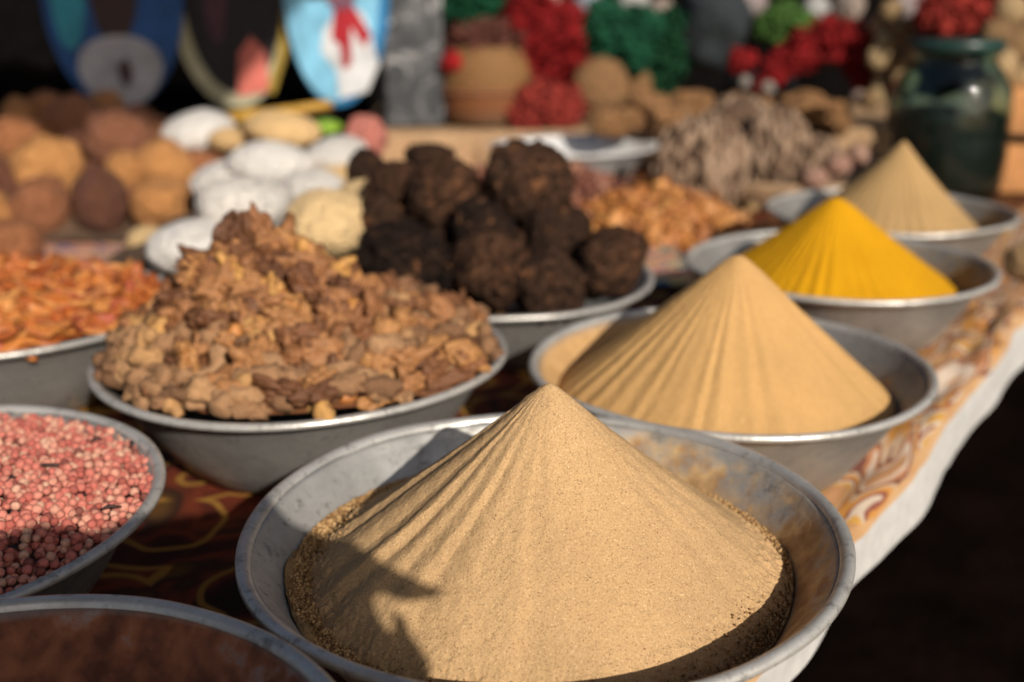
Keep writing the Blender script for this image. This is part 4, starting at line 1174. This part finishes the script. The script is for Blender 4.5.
# orange box at the right edge
bx_ = thing('orange_box', 'orange brown wooden box at the right edge behind the glass jar', 'box', (at(1022, 190, Y=2.42).x + .03, 2.48, .006), (0, 0, -.15))
V, L = box(-.09, .14, 0, .2, 0, at(1022, 92, Y=2.48).z); obj('box_body', bevel_mesh(mesh_from(V, L, smooth=False), .006), mat_plain('orange_brown_wood', (.44, .20, .07), .6, 10, .3), bx_)
V, L = box(-.085, .135, -.006, -.001, .115, .135); obj('dark_band', bevel_mesh(mesh_from(V, L, smooth=False), .002), M['black_cloth'], bx_)
lump('tan_gourd', 'pale tan gourd at the right edge beside the yellow cone bowl', 'gourd', 1024, 262, 18, 22, 1.52, M['bulb'], 9)

# yellow canes, green pod, pink cloth roll at the back of the white lumps
M['cane'] = mat_plain('golden_cane', (.45, .25, .04), .5, 20, .25)
for k, (x0, y0, x1, y1, Y, lab) in enumerate(((222, 122, 332, 104, 2.75, 'golden cane lying behind the yellow oval lump'), (228, 116, 300, 112, 2.85, 'shorter golden cane behind the first one'))):
    a_, b_ = at(x0, y0, Y=Y), at(x1, y1, Y=Y); V, L = tube([(0, 0, 0), (b_ - a_) * .3 + Vector((0, 0, .004)), (b_ - a_) * .65, b_ - a_], [.012, .013, .0125, .011], 10, k, .08, 20)
    tag(obj('golden_cane', mesh_from(V, L), M['cane'], loc=a_), lab, 'cane', 'golden canes')
lump('green_pod', 'bright yellow green pod beside the yellow oval lump', 'pod', 326, 127, 16, 8, 2.45, mat_plain('lime_green', (.20, .34, .03), .5, 4), 71)
M['pinkcloth'] = mat_plain('dull_pink_cloth', (.40, .14, .11), .9, 5, .3, .6, .02)
lump('cloth_roll', 'dull pink rolled cloth between pale lumps and dark balls', 'cloth roll', 366, 142, 20, 24, 2.3, M['pinkcloth'], 73, None, .2)
M['nutd'] = M['hess']
# added unseen blocker, outlined to cast the photographer's arm shadow on the front bowls
YP = -.03
def back(qx, qy, z, yp=YP):
    P_ = at(qx, qy, z=z); k = (yp - P_.y) / SUN.y; return P_ + SUN * k
outl = [(-60, 515, .112), (0, 534, .116), (41, 522, .116), (95, 530, .116), (140, 514, .112), (200, 500, .11), (262, 491, .112), (289, 521, .095), (318, 532, .085), (344, 542, .09), (380, 562, .105), (408, 574, .112), (432, 584, .115), (455, 590, .115), (446, 599, .114), (422, 603, .111), (408, 600, .110), (397, 594, .110), (387, 598, .108), (390, 614, .105), (396, 628, .10), (402, 634, .10), (405, 630, .10), (404, 628, .10), (403, 612, .105), (416, 618, .105), (428, 640, .10), (441, 663, .09), (448, 690, .085), (455, 740, .08), (460, 800, .10)]
pts3 = [back(*q) for q in outl]
lo = [Vector((pts3[-1].x + .02, YP, -.30)), Vector((pts3[-1].x + .01, YP, -.77)), Vector((pts3[0].x - .25, YP, -.77)), Vector((pts3[0].x - .22, YP, .1)), Vector((pts3[0].x - .15, YP, .42))]
poly = pts3 + lo
n = len(poly); dv = -SUN * .05; dv.y = -.04
V = [tuple(p_) for p_ in poly] + [tuple(p_ + SUN * .06) for p_ in poly]
L = [tuple(range(n)), tuple(range(2 * n - 1, n - 1, -1))] + [(i, i + n, (i + 1) % n + n, (i + 1) % n) for i in range(n)]
m_ = M['tan_hess']; o = obj('shadow_blocker', mesh_from(V, L, smooth=False), m_); tag(o, 'added off-frame blocker at the near corner, shaped to throw an arm shadow on the front bowls', 'sack')
# loose rough powder between the foot of the front cone and the bowl wall
me = disc_powder(0, 0, .1755, .0660, .0018, 8, 360, 100, 70, .004)
co_ = np.zeros(len(me.vertices) * 3); me.vertices.foreach_get('co', co_); co_ = co_.reshape(-1, 3)
rr_ = np.hypot(co_[:, 0], co_[:, 1]); co_[:, 2] += -.045 * co_[:, 0] + .01 * co_[:, 1] + .0012 * np.abs(fbm(co_ * [1, 1, 0], 220, 2, 4)) + .007 * np.clip((rr_ - .15) / .02, 0, 1) ** 2 * (.6 + fbm(co_ * [1, 1, 0], 18, 2, 6))
co_[:, 2] = np.minimum(co_[:, 2], .096); kk_ = np.minimum(1, (wall_r(co_[:, 2]) + .001) / np.maximum(rr_, 1e-6)); co_[:, 0] *= kk_; co_[:, 1] *= kk_; me.vertices.foreach_set('co', co_.ravel()); me.update()
M['loose'] = mat_powder('loose_brown_powder', (.40, .24, .105), (.07, .03, .012), (.66, .45, .23), 620, 1.0, 1.0, .0016)
o = obj('loose_powder', me, M['loose'], loc=(A[0], A[1], 0)); tag(o, 'loose brown powder lying round the foot of the front cone', 'powder', kind='stuff')
# added unseen sheet over the stall, put up to shade the back left
aw = thing('canvas_awning', 'added dark sheet out of view above the left side, shading the back left of the stall', 'awning', (0, 0, 0))
V = []
for i in range(41):
    for j in range(31):
        x, y = -1.9 + 2.86 * i / 40, -1.35 + 2.0 * j / 30; V.append((x, y, 2.4 + .03 * math.sin(x * 5) * math.cos(y * 4)))
L = [(i * 31 + j, (i + 1) * 31 + j, (i + 1) * 31 + j + 1, i * 31 + j + 1) for i in range(40) for j in range(30)]
o = obj('canvas', mesh_from(V, L), M['hess'], aw); sm = o.modifiers.new('s', 'SOLIDIFY'); sm.thickness = .004
for y in (-1.3, .62):
    V, L = tube([(-1.88, y, -.775), (-1.88, y, 2.42)], .025, 10); obj('pole', mesh_from(V, L), m_wood, aw)
    V, L = tube([(-1.9, y, 2.43), (.95, y, 2.43)], .018, 10); obj('crossbar', mesh_from(V, L), m_wood, aw)
# ==== END2

# ------------------------------------------------------------------ light
w = bpy.data.worlds.new('World'); S.world = w; w.use_nodes = True
t = w.node_tree; t.nodes.clear()
out = t.nodes.new('ShaderNodeOutputWorld'); bg = t.nodes.new('ShaderNodeBackground'); sky = t.nodes.new('ShaderNodeTexSky')
sky.sky_type = 'NISHITA'; sky.sun_disc = False
sky.sun_elevation = math.asin(SUN.z); sky.sun_rotation = math.atan2(SUN.x, SUN.y); sky.dust_density = 3.0; sky.air_density = 1.0
t.links.new(sky.outputs[0], bg.inputs[0]); t.links.new(bg.outputs[0], out.inputs[0]); bg.inputs[1].default_value = .068
sl = bpy.data.lights.new('sun', 'SUN'); sl.energy = 5.0; sl.angle = math.radians(.55); sl.color = (1, .93, .82)
so = bpy.data.objects.new('sun', sl); COL.objects.link(so); so.rotation_euler = SUN.to_track_quat('Z', 'Y').to_euler(); so.location = SUN * 6

cam = bpy.data.cameras.new('camera'); co = bpy.data.objects.new('camera', cam); COL.objects.link(co); S.camera = co
cam.sensor_width = 36; cam.lens = 36 * F / 1024; cam.clip_end = 200; cam.clip_start = .02
co.location = (0, 0, CAMH)
co.matrix_world = Matrix.Translation((0, 0, CAMH)) @ Matrix.Rotation(math.pi / 2 - PITCH, 4, 'X') @ Matrix.Rotation(ROLL, 4, 'Z')
cam.dof.use_dof = True; cam.dof.focus_distance = .675; cam.dof.aperture_fstop = 3.4; cam.dof.aperture_blades = 0
S.view_settings.view_transform = 'Standard'; S.view_settings.look = 'None'; S.view_settings.gamma = 1; S.view_settings.exposure = 0
S.render.resolution_x, S.render.resolution_y = 1024, 682
S.cycles.use_denoising = True
try: S.cycles.denoiser = 'OPENIMAGEDENOISE'
except Exception: pass
S.cycles.max_bounces = 8; S.cycles.sample_clamp_indirect = 6
